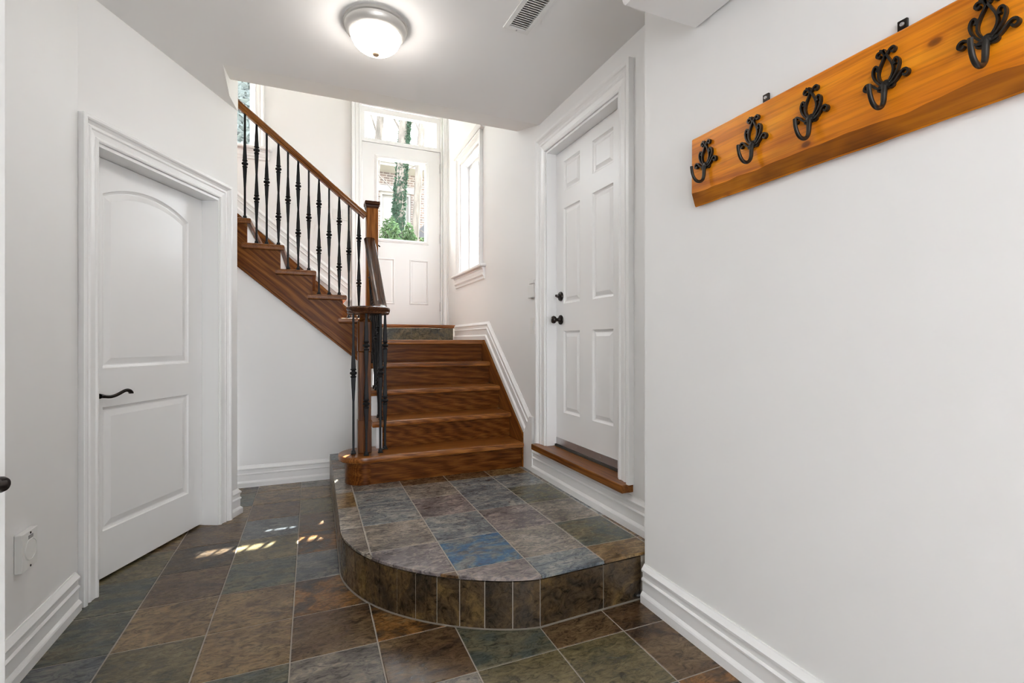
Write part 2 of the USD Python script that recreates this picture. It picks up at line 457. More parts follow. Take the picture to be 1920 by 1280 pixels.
solo('wall_behind', extrude(sbox(-1.06, 0, 1.62, CEIL).difference(sbox(-.60, .0, 1.05, 2.1)), 0, .14, XZ(-3.0)), 'wall', 'end wall of the hall behind the viewer with a wide doorway', 'wall', kind=STR)
solo('wall_closet', cat(bx(-2.12, -2.0, 2.3, 4.19, 0, 2.75), bx(-2.0, -1.06, 2.3, 2.42, 0, 2.75)), 'wall', 'walls of the closed room behind the arched door', 'wall', kind=STR)
CLOSET = Polygon([(-2.12, 2.3), (-1.06, 2.3), tuple(AO - 0.60 * AD - 0.12 * AN), tuple(AO + 0.6 * AD - 0.12 * AN), (-.72, 3.75), (-.72, 4.19), (-2.12, 4.19)])
solo('ceiling_closet', extrude(CLOSET, 2.63, 2.75), 'ceiling', 'ceiling of the closed room behind the arched door', 'ceiling', kind=STR)
solo('floor_closet', extrude(CLOSET, -.08, -.004), 'grout', 'floor of the closed room behind the arched door', 'floor', kind=STR)
# ceiling
room = Polygon([(-0.93, -3.0), (1.5, -3.0), (1.5, 3.10), (-0.452, 3.10), (-0.472, 3.48), (-0.455, 3.67), tuple(AO + 0.63 * AD), tuple(AO - 0.512 * AD)])
flat = extrude(room.buffer(0), CEIL, 2.95)
slope = extrude(Polygon([(3.10, CEIL), (3.50, 2.803), (3.50, 2.95), (3.10, 2.95)]), -1.5, 0.47, Fr((0, 0, 0), (0, 1, 0), (0, 0, 1), (-1, 0, 0)))
solo('ceiling', cat(flat, slope), 'ceiling', 'white hall ceiling with a chamfered far edge', 'ceiling', kind=STR)
solo('ceiling_bulkhead', bx(1.02, 1.365, -3.0, 1.445, 2.344, CEIL, 0.012), 'ceiling', 'boxed drop of the ceiling at the upper right corner', 'ceiling', kind=STR)
solo('ceiling_stairwell', extrude(sbox(-2.72, 3.4, 1.66, 5.8), 5.3, 5.42), 'ceiling', 'high ceiling of the stairwell out of view', 'ceiling', kind=STR)

# ------------------------------------------------------------ slate floor and raised step
UG = [-3.0, -2.69, -2.38, -2.07, -1.765, -1.46, -1.155, -0.845, -0.535, -0.225, 0.08, 0.385, 0.69, 0.995, 1.30, 1.605, 1.907, 2.213, 2.535, 2.855, 3.178, 3.505, 3.83, 4.15, 4.47]
VG = [-1.62, -1.31, -1.0, -0.688, -0.380, -0.070, 0.236, 0.537, 0.852, 1.149, 1.44]
arc_k = np.array([(0.853, 1.754), (0.685, 1.806), (0.532, 1.893), (0.392, 2.008), (0.251, 2.181), (0.166, 2.37), (0.135, 2.548)])
tt = np.r_[0, np.cumsum(np.linalg.norm(np.diff(arc_k, axis=0), axis=1))]
sp = CubicSpline(tt, arc_k, bc_type=((1, (-0.98, 0.10)), (1, (-0.02, 1.0))))
ARC = sp(np.linspace(0, tt[-1], 41))
PLAT_TOP = 0.205
outline = np.vstack([[(1.5, 1.782), (1.366, 1.778)], ARC, [(0.145, 3.44), (0.145, 4.34), (1.5, 4.34)]])
plat = Polygon(outline)
walk = Polygon([(-0.93, -3.0), (1.365, -3.0), (1.365, 1.752), (1.5, 1.752), (1.5, 4.34), (-.60, 4.34), (-.60, 3.6), (-1.2, 3.0), tuple(AO + 0.0 * AD - 0.06 * AN + (-0.6, 0)),
                tuple(AO - 0.52 * AD - 0.1 * AN)]).buffer(0)
floor = thing('floor', 'hall floor laid with multicoloured slate tiles', 'floor', kind=STR)
put('grout_bed', extrude(walk, -0.08, -0.0018), 'grout', floor)
ground = walk.difference(plat.buffer(0.004))
weights = ['brown', 'brown', 'umber', 'rust', 'olive', 'brown', 'greengrey', 'dark', 'grey', 'umber']
fixed_floor = {(3, 12): 'brown', (2, 12): 'greengrey', (3, 13): 'umber', (4, 12): 'brown', (4, 13): 'greengrey', (5, 12): 'rust', (5, 13): 'bluegrey', (3, 11): 'olive', (4, 11): 'brown',
               (5, 11): 'umber', (4, 14): 'olive', (5, 14): 'rust', (3, 14): 'dark', (4, 15): 'bluegrey', (5, 15): 'umber', (3, 15): 'umber', (6, 11): 'rust', (6, 10): 'umber', (7, 10): 'greengrey', (2, 11): 'bluegrey',
               (5, 10): 'grey', (4, 10): 'greengrey', (3, 10): 'olive', (6, 9): 'grey', (7, 9): 'olive', (8, 9): 'olive', (8, 10): 'umber', (9, 9): 'umber', (9, 10): 'umber', (7, 11): 'olive', (8, 11): 'olive',
               (5, 16): 'olive', (4, 16): 'umber', (3, 16): 'brown', (3, 17): 'greengrey', (4, 17): 'brown', (5, 17): 'brown', (5, 9): 'brown', (4, 9): 'brown', (3, 9): 'brown'}
r2 = random.Random(3)
for i in range(len(VG) - 1):
    for j in range(len(UG) - 1):
        # on the right, the courses are laid to their own lines along the step
        cell = sbox(VG[i] + .0023, UG[j] + .0023, VG[i + 1] - .0023, UG[j + 1] - .0023)
        g = cell.intersection(ground)
        for part in getattr(g, 'geoms', [g]):
            if part.geom_type == 'Polygon' and part.area > 2e-4:
                k = fixed_floor.get((i, j - 5)) or r2.choice(weights)
                put('tile', slab(part, -0.012, r2.uniform(-0.0005, 0.0007)), r2.choice(S[k]), floor)
# raised step
step = thing('slate_step', 'raised slate tiled step with a curved front below the stairs', 'step', (0.85, 2.6, 0), kind=STR)
core = plat.buffer(-0.012, join_style='mitre')
put('step_core', cat(extrude(core, 0, PLAT_TOP - 0.0018), extrude(plat.buffer(-0.004, join_style='mitre'), 0, PLAT_TOP - 0.017)), 'grout', step)
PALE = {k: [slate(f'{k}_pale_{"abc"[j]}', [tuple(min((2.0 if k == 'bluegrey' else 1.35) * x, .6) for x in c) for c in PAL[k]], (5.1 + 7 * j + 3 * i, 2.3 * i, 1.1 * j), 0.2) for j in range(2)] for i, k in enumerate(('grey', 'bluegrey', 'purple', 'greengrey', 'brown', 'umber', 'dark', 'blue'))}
PV = [0.10, 0.245, 0.552, 0.860, 1.168, 1.455, 1.60]
PU = [1.70, 1.931, 2.246, 2.575, 2.90, 3.19, 3.50, 3.80, 4.10, 4.40]
plat_kind = {(1, 2): 'grey', (1, 1): 'purple', (2, 1): 'blue', (2, 0): 'purple', (3, 0): 'bluegrey', (4, 0): 'brown', (2, 2): 'bluegrey', (3, 2): 'purple', (3, 1): 'grey', (4, 1): 'greengrey', (4, 2): 'grey',
             (1, 3): 'bluegrey', (2, 3): 'purple', (3, 3): 'bluegrey', (4, 3): 'greengrey', (1, 4): 'bluegrey', (2, 4): 'grey', (3, 4): 'bluegrey', (4, 4): 'bluegrey', (0, 2): 'grey', (0, 3): 'grey', (0, 1): 'grey', (0, 4): 'brown', (5, 2): 'bluegrey'}
top_poly = plat.buffer(-0.0015, join_style='mitre')
for i in range(len(PV) - 1):
    for j in range(len(PU) - 1):
        g = sbox(PV[i] + .003, PU[j] + .003, PV[i + 1] - .003, PU[j + 1] - .003).intersection(top_poly)
        for part in getattr(g, 'geoms', [g]):
            if part.geom_type == 'Polygon' and part.area > 2e-4:
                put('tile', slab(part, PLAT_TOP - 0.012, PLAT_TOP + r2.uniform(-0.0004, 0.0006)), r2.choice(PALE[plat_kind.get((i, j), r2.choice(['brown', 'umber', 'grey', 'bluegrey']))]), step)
# riser tiles round the front: joints measured along the outline
line = LineString(np.vstack([[(1.366, 1.778)], ARC, [(0.145, 3.44), (0.145, 4.33)]]))
s_arc = np.linalg.norm(ARC[0] - (1.366, 1.778))
cuts = [0.0, 0.205, s_arc] + [s_arc + x for x in (0.113, 0.225, 0.328, 0.426, 0.524, 0.618, 0.715, 0.815, 0.910, 1.005, 1.10)] + [s_arc + 1.40, s_arc + 1.71, s_arc + 2.02, s_arc + 2.33, s_arc + 2.64, line.length]
cuts = sorted(c for c in cuts if c <= line.length)


def strip_tile(a, b, z0, z1, out=0.0, thick=0.0115):
    n = max(2, int((b - a) / 0.02))
    p = np.array([line.interpolate(x).coords[0] for x in np.linspace(a, b, n)])
    d = np.gradient(p, axis=0)
    d /= np.linalg.norm(d, axis=1, keepdims=True)
    nrm = np.c_[-d[:, 1], d[:, 0]] * -1      # outward is to the left of travel reversed
    c = np.array([0.85, 2.6])
    if np.dot(nrm[0], p[0] - c) < 0:
        nrm = -nrm
    o, q = p + nrm * out, p - nrm * thick
    return extrude(Polygon(np.vstack([o, q[::-1]])).buffer(0), z0, z1)


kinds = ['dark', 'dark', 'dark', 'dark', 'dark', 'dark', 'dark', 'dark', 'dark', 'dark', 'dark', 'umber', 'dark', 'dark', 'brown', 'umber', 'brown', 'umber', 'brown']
for i in range(len(cuts) - 1):
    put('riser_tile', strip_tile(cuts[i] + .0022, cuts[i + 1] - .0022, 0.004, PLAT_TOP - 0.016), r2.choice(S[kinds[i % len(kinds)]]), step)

# ------------------------------------------------------------ lower flight
RISE_Z = [0.397, 0.589, 0.781, 0.973, 1.165]
U_R = [3.305, 3.555, 3.80, 4.045, 4.25]          # nosings at the wall side
U_L = [3.262, 3.478, 3.745, 4.02, 4.25]          # and at the open side
TH = 0.042
V_R, V_L = 1.470, 0.392
lower = thing('staircase', 'lower oak flight of five steps with a rounded bottom step', 'staircase', (0.9, 3.8, PLAT_TOP))
bull = Point(0.335, 3.432).buffer(0.170, 24)
t1 = Polygon([(V_R, U_R[0]), (V_R, 3.62), (0.34, 3.60), (0.335, 3.262)]).union(bull).buffer(0)


def nosed(poly, z1, th=TH, r=0.012):
    """A board with a rounded edge all round, stacked from insets."""
    rings = [(r * 0.9, z1), (r * 0.3, z1 - r * 0.3), (0.0, z1 - r), (0.0, z1 - th + r), (r * 0.3, z1 - th + r * 0.3), (r * 0.9, z1 - th)]
    p = np.array(shapely.geometry.polygon.orient(poly.simplify(0.0008)).exterior.coords)[:-1]
    k = len(p)
    v = np.vstack([np.c_[np.array(inset(p, d)), np.full(k, z)] for d, z in rings])
    f = []
    for q in range(len(rings) - 1):
        for j in range(k):
            a, b = q * k + j, q * k + (j + 1) % k
            f += [(a, b + k, b), (a, a + k, b + k)]
    tv, tf = tri(Polygon(v[:k, :2]))
    idx = [int(np.argmin(np.sum((v[:k, :2] - x) ** 2, 1))) for x in tv]
    f += [[idx[x] for x in t] for t in tf] + [[idx[x] + (len(rings) - 1) * k for x in t][::-1] for t in tf]
    return fixed(v, np.array(f))


put('tread', nosed(t1, RISE_Z[0]), 'oak_x', lower, 40)
r1 = Polygon([(V_R, 3.352), (V_R, 3.58), (0.34, 3.58), (0.335, 3.31)]).union(Point(0.335, 3.432).buffer(0.125, 24)).buffer(0)
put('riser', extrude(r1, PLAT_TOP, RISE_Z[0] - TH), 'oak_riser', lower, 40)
for k in range(1, 5):
    back = [U_R[k + 1] + .05, U_L[k + 1] + .05] if k < 4 else [5.30, 5.30]
    vl = V_L if k < 3 else (0.44 if k == 3 else 0.42)
    poly = Polygon([(vl, U_L[k]), (V_R, U_R[k]), (V_R, back[0]), (vl, back[1])])
    if k < 4:
        put('tread', nosed(poly, RISE_Z[k]), 'oak_x', lower, 40)
    fr_ = Polygon([(vl + 0.035, U_L[k] + 0.032), (V_R, U_R[k] + 0.032), (V_R, U_R[k] + 0.055), (vl + 0.035, U_L[k] + 0.055)])
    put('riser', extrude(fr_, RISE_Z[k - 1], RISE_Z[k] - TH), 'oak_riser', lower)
landing = thing('stair_landing', 'oak landing at the top of the lower flight', 'landing', (0.9, 4.8, 1.165))
put('landing_board', nosed(Polygon([(0.42, 4.25), (V_R, 4.25), (1.5, 4.30), (1.5, 5.578), (0.42, 5.578)]), 1.165), 'oak_x', landing, 40)
# skirt board on the wall side, white carriage on the open side
sk = Polygon([(3.335, PLAT_TOP), (3.335, 0.455), (4.235, 1.165), (4.31, 1.165), (4.31, PLAT_TOP)])
put('skirt_board', extrude(sk, 0.0, 0.030, YZ(1.5)), 'oak_skirt', lower)
cs = [(3.36, PLAT_TOP)]
for k in range(5):
    a = U_L[k] + 0.032
    cs += [(a, (RISE_Z[k - 1] if k else PLAT_TOP)), (a, RISE_Z[k] - TH)]
cs += [(4.36, RISE_Z[4] - TH), (4.36, PLAT_TOP)]
cs = Polygon(cs[1:]).intersection(sbox(3.50, 0, 4.36, 2))
put('carriage', extrude(cs, 0, 0.04, Fr((0.425, 0, 0), (0, 1, 0), (0, 0, 1), (1, 0, 0))), 'trim', lower)

# door step on the landing: an oak nosing over a slate riser
ds = thing('door_step', 'oak edged slate step below the glazed outside door', 'step', (0.97, 5.4, 1.165))
put('tread', nosed(Polygon([(0.44, 5.255), (1.5, 5.255), (1.5, 5.63), (0.44, 5.63)]), 1.334, 0.036), 'oak_x', ds, 40)
put('riser_backing', bx(.44, 1.475, 5.279, 5.30, 1.166, 1.297), 'grout', ds)
for a, b in ((0.44, 0.70), (0.702, 1.005), (1.007, 1.31), (1.312, 1.475)):
    put('slate_riser', bx(a, b, 5.275, 5.29, 1.166, 1.297), S['olive'][0], ds)

# ------------------------------------------------------------ upper flight
upper = thing('staircase', 'upper oak flight rising left behind the iron balusters', 'staircase', (0, 4.8, 1.165))
NV = [0.515 - 0.2375 * k for k in range(9)]
NZ = [1.155 + 0.1925 * (k + 1) for k in range(9)]
for k in range(8):
    poly = Polygon([(NV[k], 4.286), (NV[k], 5.57), (NV[k + 1] - 0.066, 5.57), (NV[k + 1] - 0.066, 4.286)])
    put('tread', nosed(poly, NZ[k], 0.044), 'oak_y' if k else 'oak_x', upper, 40)
    z0 = NZ[k - 1] if k else 1.165
    put('riser', bx(NV[k] - 0.05, NV[k] - 0.032, 4.33, 5.555, z0, NZ[k] - 0.044), 'trim', upper)
top = [(0.437, sl(0.437))]
for k in range(8):
    a = min(NV[k] - 0.03, 0.437)
    b = NV[k + 1] - 0.03
    top += [(a, NZ[k] - 0.044), (b, NZ[k] - 0.044)]
top += [(NV[8] - 0.03, sl(NV[8] - 0.03))]
put('stringer', extrude(Polygon(top).buffer(0), 0, 0.026, XZ(4.342)), 'oak_slope', upper)
put('stringer_moulding', sweep([(0, 0), (0, .034), (.010, .034), (.018, .028), (.024, 0)], [(0.437, sl(0.437) - 0.004), (NV[8] - .03, sl(NV[8] - .03) - 0.004)][::-1], XZ(4.342)), 'oak_slope', upper)
wall_skirt = Polygon([(0.50, 1.165), (0.50, 1.40), (NV[7], NZ[7] + 0.17), (NV[7], NZ[7] - 0.4)])
put('skirt_board', extrude(wall_skirt, 0, 0.02, XZ(5.578)), 'oak_slope', upper)

# ------------------------------------------------------------ railings
ring_p = [(0.0, 0.0195), (0.0055, 0.0195)]


def bar_sections(z0, z1, knots, thin=0.0072, thick=0.0140):
    """Half widths of a square iron bar that swells towards each collar."""
    zs = [z0, z1]
    for q in knots:
        zs += [q - 0.19, q - 0.14, q - 0.09, q - 0.05, q - 0.032, q - 0.020, q + 0.020, q + 0.032, q + 0.05, q + 0.09, q + 0.14, q + 0.19]
    zs = sorted(z for z in set(zs) if z0 <= z <= z1)
    hs = []
    for z in zs:
        d = min(abs(z - q) for q in knots)
        hs.append(thin + (thick - thin) * (1 - min(max((d - 0.045) / 0.145, 0), 1)) if d > 0.025 else thick * 0.62)
    return zs, hs


def baluster(parent, x, y, z0, z1, double, m='iron'):
    knots = [z1 - 0.215, z1 - 0.60] if double else [z1 - 0.40]
    knots = [q for q in knots if q > z0 + 0.05]
    zs, hs = bar_sections(z0, z1, knots)
    v, f = [], []
    for z, h in zip(zs, hs):
        c = h * 0.72
        v += [(x - h, y - c, z), (x - c, y - h, z), (x + c, y - h, z), (x + h, y - c, z), (x + h, y + c, z), (x + c, y + h, z), (x - c, y + h, z), (x - h, y + c, z)]
    for i in range(len(zs) - 1):
        for j in range(8):
            a, b = i * 8 + j, i * 8 + (j + 1) % 8
            f += [(a, b, b + 8), (a, b + 8, a + 8)]
    b_ = put('baluster', trimesh.Trimesh(np.array(v), np.array(f), process=False), m, parent)
    for q in knots:
        prof = [(0.001, -.030), (.0165, -.030), (.0195, -.025), (.0170, -.020), (.0120, -.017), (.0120, -.012), (.0210, -.007), (.0240, 0), (.0210, .007), (.0120, .012), (.0120, .017), (.0170, .020), (.0195, .025), (.0165, .030), (0.001, .030)]
        put('collar', lathe(prof, 14, (x, y, q)), m, b_, 40)
    put('shoe', cat(bx(x - .017, x + .017, y - .017, y + .017, z0, z0 + .008, .003), bx(x - .0125, x + .0125, y - .0125, y + .0125, z0 + .008, z0 + .024, .003)), m, b_)
    return b_


RAIL_P = [(-.030, -.022), (-.030, .022), (-.018, .024), (-.012, .031), (.004, .033), (.016, .029), (.023, .018), (.026, 0), (.023, -.018), (.016, -.029), (.004, -.033), (-.012, -.031), (-.018, -.024)]
rz = lambda v: 2.228 - 0.817 * (v - 0.44)
rail = thing('stair_railing', 'upper railing with black iron balusters and a tall square oak newel', 'railing', (0.48, 4.33, 1.165))
RU = Fr((0, 4.335, 0), (1, 0, 0), (0, 0, 1), (0, -1, 0))
put('handrail', sweep(RAIL_P, [(-1.25, rz(-1.25)), (0.437, rz(0.437))], RU), 'rail_x', rail, 30)
for i, v_ in enumerate([-.563, -.482, -.400, -.328, -.243, -.173, -.097, -.017, .061, .140, .220, .297, .379]):
    k = next(q for q in range(8) if NV[q + 1] - 0.012 < v_ <= NV[q] + 0.02)
    baluster(rail, v_, 4.335, NZ[k], rz(v_) - 0.028, i % 2 == 0)
nw = put('newel_post', cat(bx(.438, .534, 4.284, 4.380, 00.99, 2.30, .005)), 'oak_post', rail)
capb = [(0.030, 2.352), (0.056, 2.352), (0.062, 2.346), (0.062, 2.326), (0.057, 2.318), (0.055, 2.306), (0.049, 2.292)]


def square_stack(cx, cy, prof, rot=0.0):
    v, f = [], []
    for h, z in prof:
        for sx, sy in ((-1, -1), (1, -1), (1, 1), (-1, 1)):
            v.append((cx + sx * h, cy + sy * h, z))
    n = len(prof)
    for i in range(n - 1):
        for j in range(4):
            a, b = i * 4 + j, i * 4 + (j + 1) % 4
            f += [(a, b, b + 4), (a, b + 4, a + 4)]
    f += [(0, 1, 2), (0, 2, 3), (4 * n - 4, 4 * n - 3, 4 * n - 2), (4 * n - 4, 4 * n - 2, 4 * n - 1)]
    return fixed(np.array(v, float), np.array(f))


put('newel_cap', square_stack(.486, 4.332, capb), 'cap', nw)

rail2 = thing('stair_railing', 'lower railing ending in a round oak volute over iron balusters', 'railing', (0.40, 3.6, RISE_Z[0]))
RL = Fr((0.462, 0, 0), (0, 1, 0), (0, 0, 1), (1, 0, 0))
rp = [(3.43, 1.362), (3.50, 1.366), (3.57, 1.395), (3.64, 1.447), (4.286, 2.020)]
put('handrail', sweep([(a * .95, b * 1.38) for a, b in RAIL_P], rp, RL), 'rail_y', rail2, 30)
vol = [(0.001, 1.334), (.128, 1.334), (.136, 1.337), (.140, 1.345), (.135, 1.352), (.140, 1.358), (.145, 1.368), (.142, 1.378), (.130, 1.385), (.06, 1.389), (0.001, 1.389)]
put('volute', lathe(vol, 48, (.362, 3.432, 0)), 'rail_y', rail2, 40)
n1 = put('newel_post', cat(bx(.291, .379, 3.385, 3.473, RISE_Z[0], 0.62, .004), bx(.294, .376, 3.388, 3.470, 0.615, 1.08, .004), bx(.291, .379, 3.385, 3.473, 1.075, 1.292, .010)), 'oak_z', rail2)
put('newel_neck', lathe([(0.001, 1.28), (.040, 1.285), (.041, 1.295), (.034, 1.302), (.030, 1.312), (.033, 1.322), (.036, 1.336), (0.001, 1.336)], 24, (.335, 3.429, 0)), 'oak_z', n1, 40)
for x, y, d in ((.262, 3.398, False), (.338, 3.326, True), (.434, 3.368, False), (.479, 3.470, True)):
    baluster(rail2, x, y, RISE_Z[0], 1.338, d)
zr = lambda u: float(np.interp(u, [p[0] for p in rp], [p[1] for p in rp])) - 0.028
for u_, k, d in ((3.565, 1, False), (3.675, 1, True), (3.815, 2, False), (3.93, 2, True), (4.07, 3, False), (4.18, 3, True)):
    baluster(rail2, .462, u_, RISE_Z[k], zr(u_), d)

# ------------------------------------------------------------ baseboards and trims
solo('baseboard_right', sweep(BASE, [(1.365, -2.9), (1.365, 1.752)][::1], XY), 'trim', 'tall moulded white baseboard along the near right wall', 'baseboard', kind=STR)
rb = [(1.752, PLAT_TOP), (3.20, PLAT_TOP)]
trim_line = [(3.335, 0.466), (4.21, 1.166), (5.258, 1.166)]
block = extrude(Polygon([(3.336, PLAT_TOP), (3.336, .468), (3.232, .60), (3.185, .60), (3.185, PLAT_TOP)]), 0, .020, YZ(1.5))
solo('baseboard_recess', cat(sweep([(a, b) for a, b in BASE], [(1.5, 1.752), (1.5, 3.19)], Fr((0, 0, PLAT_TOP), (1, 0, 0), (0, 1, 0), (0, 0, 1))),
                             sweep(BASE_IN, trim_line, YZ(1.5)), block), 'trim',
     'white baseboard along the raised step climbing beside the lower stairs', 'baseboard', kind=STR)
solo('baseboard_left', sweep(BASE, [(-0.93, 2.62), (-0.93, -2.9)], XY), 'trim', 'moulded white baseboard along the near left wall', 'baseboard', kind=STR)
e0, e1 = AO + 0.53 * AD, AO + S_END * AD
e2 = e1 - 0.13 * AN
solo('baseboard_slanted', sweep(BASE, [tuple(e2), tuple(e1), tuple(e0)], XY), 'trim', 'short baseboard wrapping the end of the slanted wall', 'baseboard', kind=STR)
solo('baseboard_understair', sweep(BASE, [(0.147, 4.34), (-.60, 4.34)], XY), 'trim', 'white baseboard along the wall below the stairs', 'baseboard', kind=STR)
up_path = [(0.42, 1.545), (-0.53, 2.315), (-1.6, 3.18)][::-1]
solo('baseboard_back', sweep([(a * 1.05, b) for a, b in BASE_IN], [(-2.0, 3.51), (0.385, 1.575)], XZ(5.578)), 'trim', 'white moulded trim climbing the back wall beside the upper flight', 'baseboard', kind=STR)


def casing(fr, s0, s1, t0, t1, label, w=None, prof=CASING):
    p = prof if w is None else [(a * w / .095, b) for a, b in prof]
    return solo('trim_%d' % (casing.n,), sweep(p, [(s0, t0), (s0, t1), (s1, t1), (s1, t0)], fr), 'trim', label, 'door casing', kind=STR)


casing.n = 1
casing(AF, -0.425, 0.426, 0.0, 2.05, 'moulded white casing around the arched panel door')
casing.n = 2
casing(YZ(1.5), 2.128, 2.992, 0.43, 2.458, 'moulded white casing around the six panel door', 0.118)
casing.n = 3
casing(XZ(5.578), 0.503, 1.434, 1.334, 3.80, 'white casing around the outside door and its transom', 0.092)


def jamb(fr, s0, s1, t0, t1, depth, th=0.018, stop=0.0):
    o = sbox(s0, t0, s1, t1).difference(sbox(s0 + th, t0 - 1, s1 - th, t1 - th))
    return extrude(o, -depth, 0.004, fr)


# ------------------------------------------------------------ door 1: arched two panel door in the slanted wall
d1 = thing('door_1', 'white two panel door with an arched upper panel and lever', 'door', (*(AO - 0.12 * AN), 0), kind=STR)
LF = Fr((*(AO - 0.100 * AN), 0), (*AD, 0), (0, 0, 1), (*AN, 0))
put('jamb', jamb(AF, -0.43, 0.431, 0, 2.045, 0.13, 0.012), 'trim', d1)
archp = [(-.285, 1.020), (.300, 1.020), (.300, 1.868)] + [(0.0075 + 0.2925 * math.cos(a), 1.868 + 0.062 * math.sin(a)) for a in np.linspace(0, math.pi, 25)[1:-1]] + [(-.285, 1.868)]
# a shallow segmental arch
R_ = (0.2925 ** 2 + 0.075 ** 2) / (2 * 0.075)
archp = [(-.285, 1.020), (.300, 1.020)] + [(0.0075 + x, 1.862 + math.sqrt(R_ ** 2 - x ** 2) - (R_ - 0.075)) for x in np.linspace(0.2925, -0.2925, 25)]
lowp = [(-.285, .235), (.300, .235), (.300, .833), (-.285, .833)]
put('leaf', leaf_mesh(-0.417, 0.418, 0.012, 2.031, [archp, lowp], 0.035, LF), 'trim', d1)
put('panel', moulded_panel(archp, LF), 'trim', d1)
put('panel', moulded_panel(lowp, LF), 'trim', d1)
hs = LF(np.array([(-.345 + 0, .893, 0), ]))[0]
rose = lathe([(0.001, 0), (.026, 0), (.030, .003), (.030, .007), (.024, .012), (.014, .014), (.012, .040), (0.001, .041)], 24)
T = np.eye(4); T[:3, 0] = (*AD, 0); T[:3, 1] = (0, 0, 1); T[:3, 2] = (*AN, 0); T[:3, 3] = hs
rose.apply_transform(T)
lev = [(-.345, .893, .044), (-.325, .890, .047), (-.300, .886, .050), (-.27, .889, .051), (-.24, .899, .052), (-.215, .907, .052), (-.195, .906, .052), (-.182, .898, .051), (-.178, .890, .050)]
cur = CubicSpline(range(len(lev)), np.array(lev))(np.linspace(0, len(lev) - 1, 40))
lever = tube(LF(cur), np.interp(np.linspace(0, 1, 40), [0, .15, .6, .85, 1], [.011, .008, .0075, .0095, .011]), 12)
hd = put('lever_handle', cat(rose, lever), 'bronze', d1, 40)
# ------------------------------------------------------------ door 2: six panel door
d2 = thing('door_2', 'white six panel door with dark knob and deadbolt', 'door', (1.57, 2.56, .43), kind=STR)
DF = YZ(1.57)
put('jamb', jamb(YZ(1.5), 2.13, 2.99, .40, 2.455, 0.16, 0.014), 'trim', d2)
cols_ = [(2.66, 2.872), (2.292, 2.512)]
rows_ = [(0.672, 1.222), (1.405, 2.045), (2.160, 2.360)]
pan = [[(a, c), (b, c), (b, d), (a, d)] for a, b in cols_ for c, d in rows_]
put('leaf', leaf_mesh(2.146, 2.974, 0.445, 2.439, pan, 0.044, DF), 'trim', d2)
for p_ in pan:
    put('panel', moulded_panel(p_, DF, ((0, 0), (0.006, -0.008), (0.013, -0.012), (0.018, -0.012), (0.040, -0.003), (0.044, -0.003))), 'trim', d2)


def knob_at(fr, s, t, prof, n=24):
    m = lathe(prof, n)
    A = np.eye(4); A[:3, 0] = fr.S; A[:3, 1] = fr.T; A[:3, 2] = fr.N; A[:3, 3] = fr(np.array([(s, t, 0)]))[0]
    m.apply_transform(A)
    trimesh.repair.fix_normals(m)
    return m


kn = put('door_knob', knob_at(DF, 2.905, 1.297, [(0.001, 0), (.030, 0), (.033, .004), (.031, .010), (.016, .014), (.012, .024), (.011, .036), (.016, .042), (.024, .050), (.026, .060), (.022, .068), (0.001, .072)]), 'bronze', d2, 40)
db = put('deadbolt', knob_at(DF, 2.905, 1.456, [(0.001, 0), (.029, 0), (.032, .004), (.029, .012), (.018, .017), (.001, .018)]), 'bronze', d2, 40)
put('thumb_turn', extrude(Polygon([(-.019, -.007), (.019, -.007), (.021, 0), (.019, .007), (-.019, .007), (-.021, 0)]), .016, .036, Fr(DF(np.array([(2.905, 1.456, 0)]))[0], (0, .94, .34), (0, -.34, .94), (-1, 0, 0))), 'bronze', db)
kp = put('kick_strip', extrude(sbox(2.15, .447, 2.97, .492), 0, .004, DF), 'steel', d2)
for s_ in (2.22, 2.42, 2.70, 2.90):
    put('screw', knob_at(DF, s_, .47, [(0.001, .004), (.004, .004), (.003, .0055), (0.001, .006)], 10), 'steel', kp)
th_ = thing('door_sill', 'dark oak sill board below the six panel door', 'sill', (1.5, 2.56, .41), kind=STR)
put('sill_board', nosed(Polygon([(1.432, 2.018), (1.432, 3.092), (1.64, 3.092), (1.64, 2.018)]), .431, .042, .006), 'oak_y', th_, 40)
put('weatherstrip', bx(1.556, 1.57, 2.147, 2.973, .431, .445), 'gap', th_)

# ------------------------------------------------------------ door 3: glazed outside door with transom
d3 = thing('door_3', 'white half glazed outside door under a transom light', 'door', (0.965, 5.6, 1.334), kind=STR)
EF = XZ(5.605)
put('jamb', cat(extrude(sbox(.505, 1.334, 1.43, 3.79).difference(sbox(.522, 1.0, 1.412, 3.772)), -.19, .02, XZ(5.6)), bx(.522, 1.412, 5.60, 5.72, 3.382, 3.402)), 'trim', d3)
lite = [(.700, 2.315), (1.232, 2.315), (1.232, 3.212), (.700, 3.212)]
low3 = [[(a, 1.575), (b, 1.575), (b, 2.095), (a, 2.095)] for a, b in ((.662, .882), (1.050, 1.270))]
put('leaf', leaf_mesh(.526, 1.408, 1.340, 3.377, low3, .044, EF, [lite]), 'trim', d3)
for p_ in low3:
    put('panel', moulded_panel(p_, EF, ((0, 0), (.006, .006), (.012, .007), (.018, 0), (.022, -.006), (.040, -.002), (.044, -.002))), 'trim', d3)
put('lite_frame', sweep([(0, 0), (0, .010), (.006, .014), (.016, .014), (.024, .008), (.030, .007), (.034, 0)], [(.694, 2.309), (.694, 3.218), (1.238, 3.218), (1.238, 2.309)], EF, True), 'trim', d3)
put('pane', bx(.700, 1.232, 5.624, 5.630, 2.315, 3.212), 'glass', d3)
tf_o, tf_i = sbox(.522, 3.402, 1.412, 3.772), sbox(.552, 3.425, 1.366, 3.716)
put('transom_frame', extrude(tf_o.difference(tf_i), -.06, 0, EF), 'trim', d3)
put('transom_pane', bx(.552, 1.366, 5.63, 5.636, 3.425, 3.716), 'glass', d3)
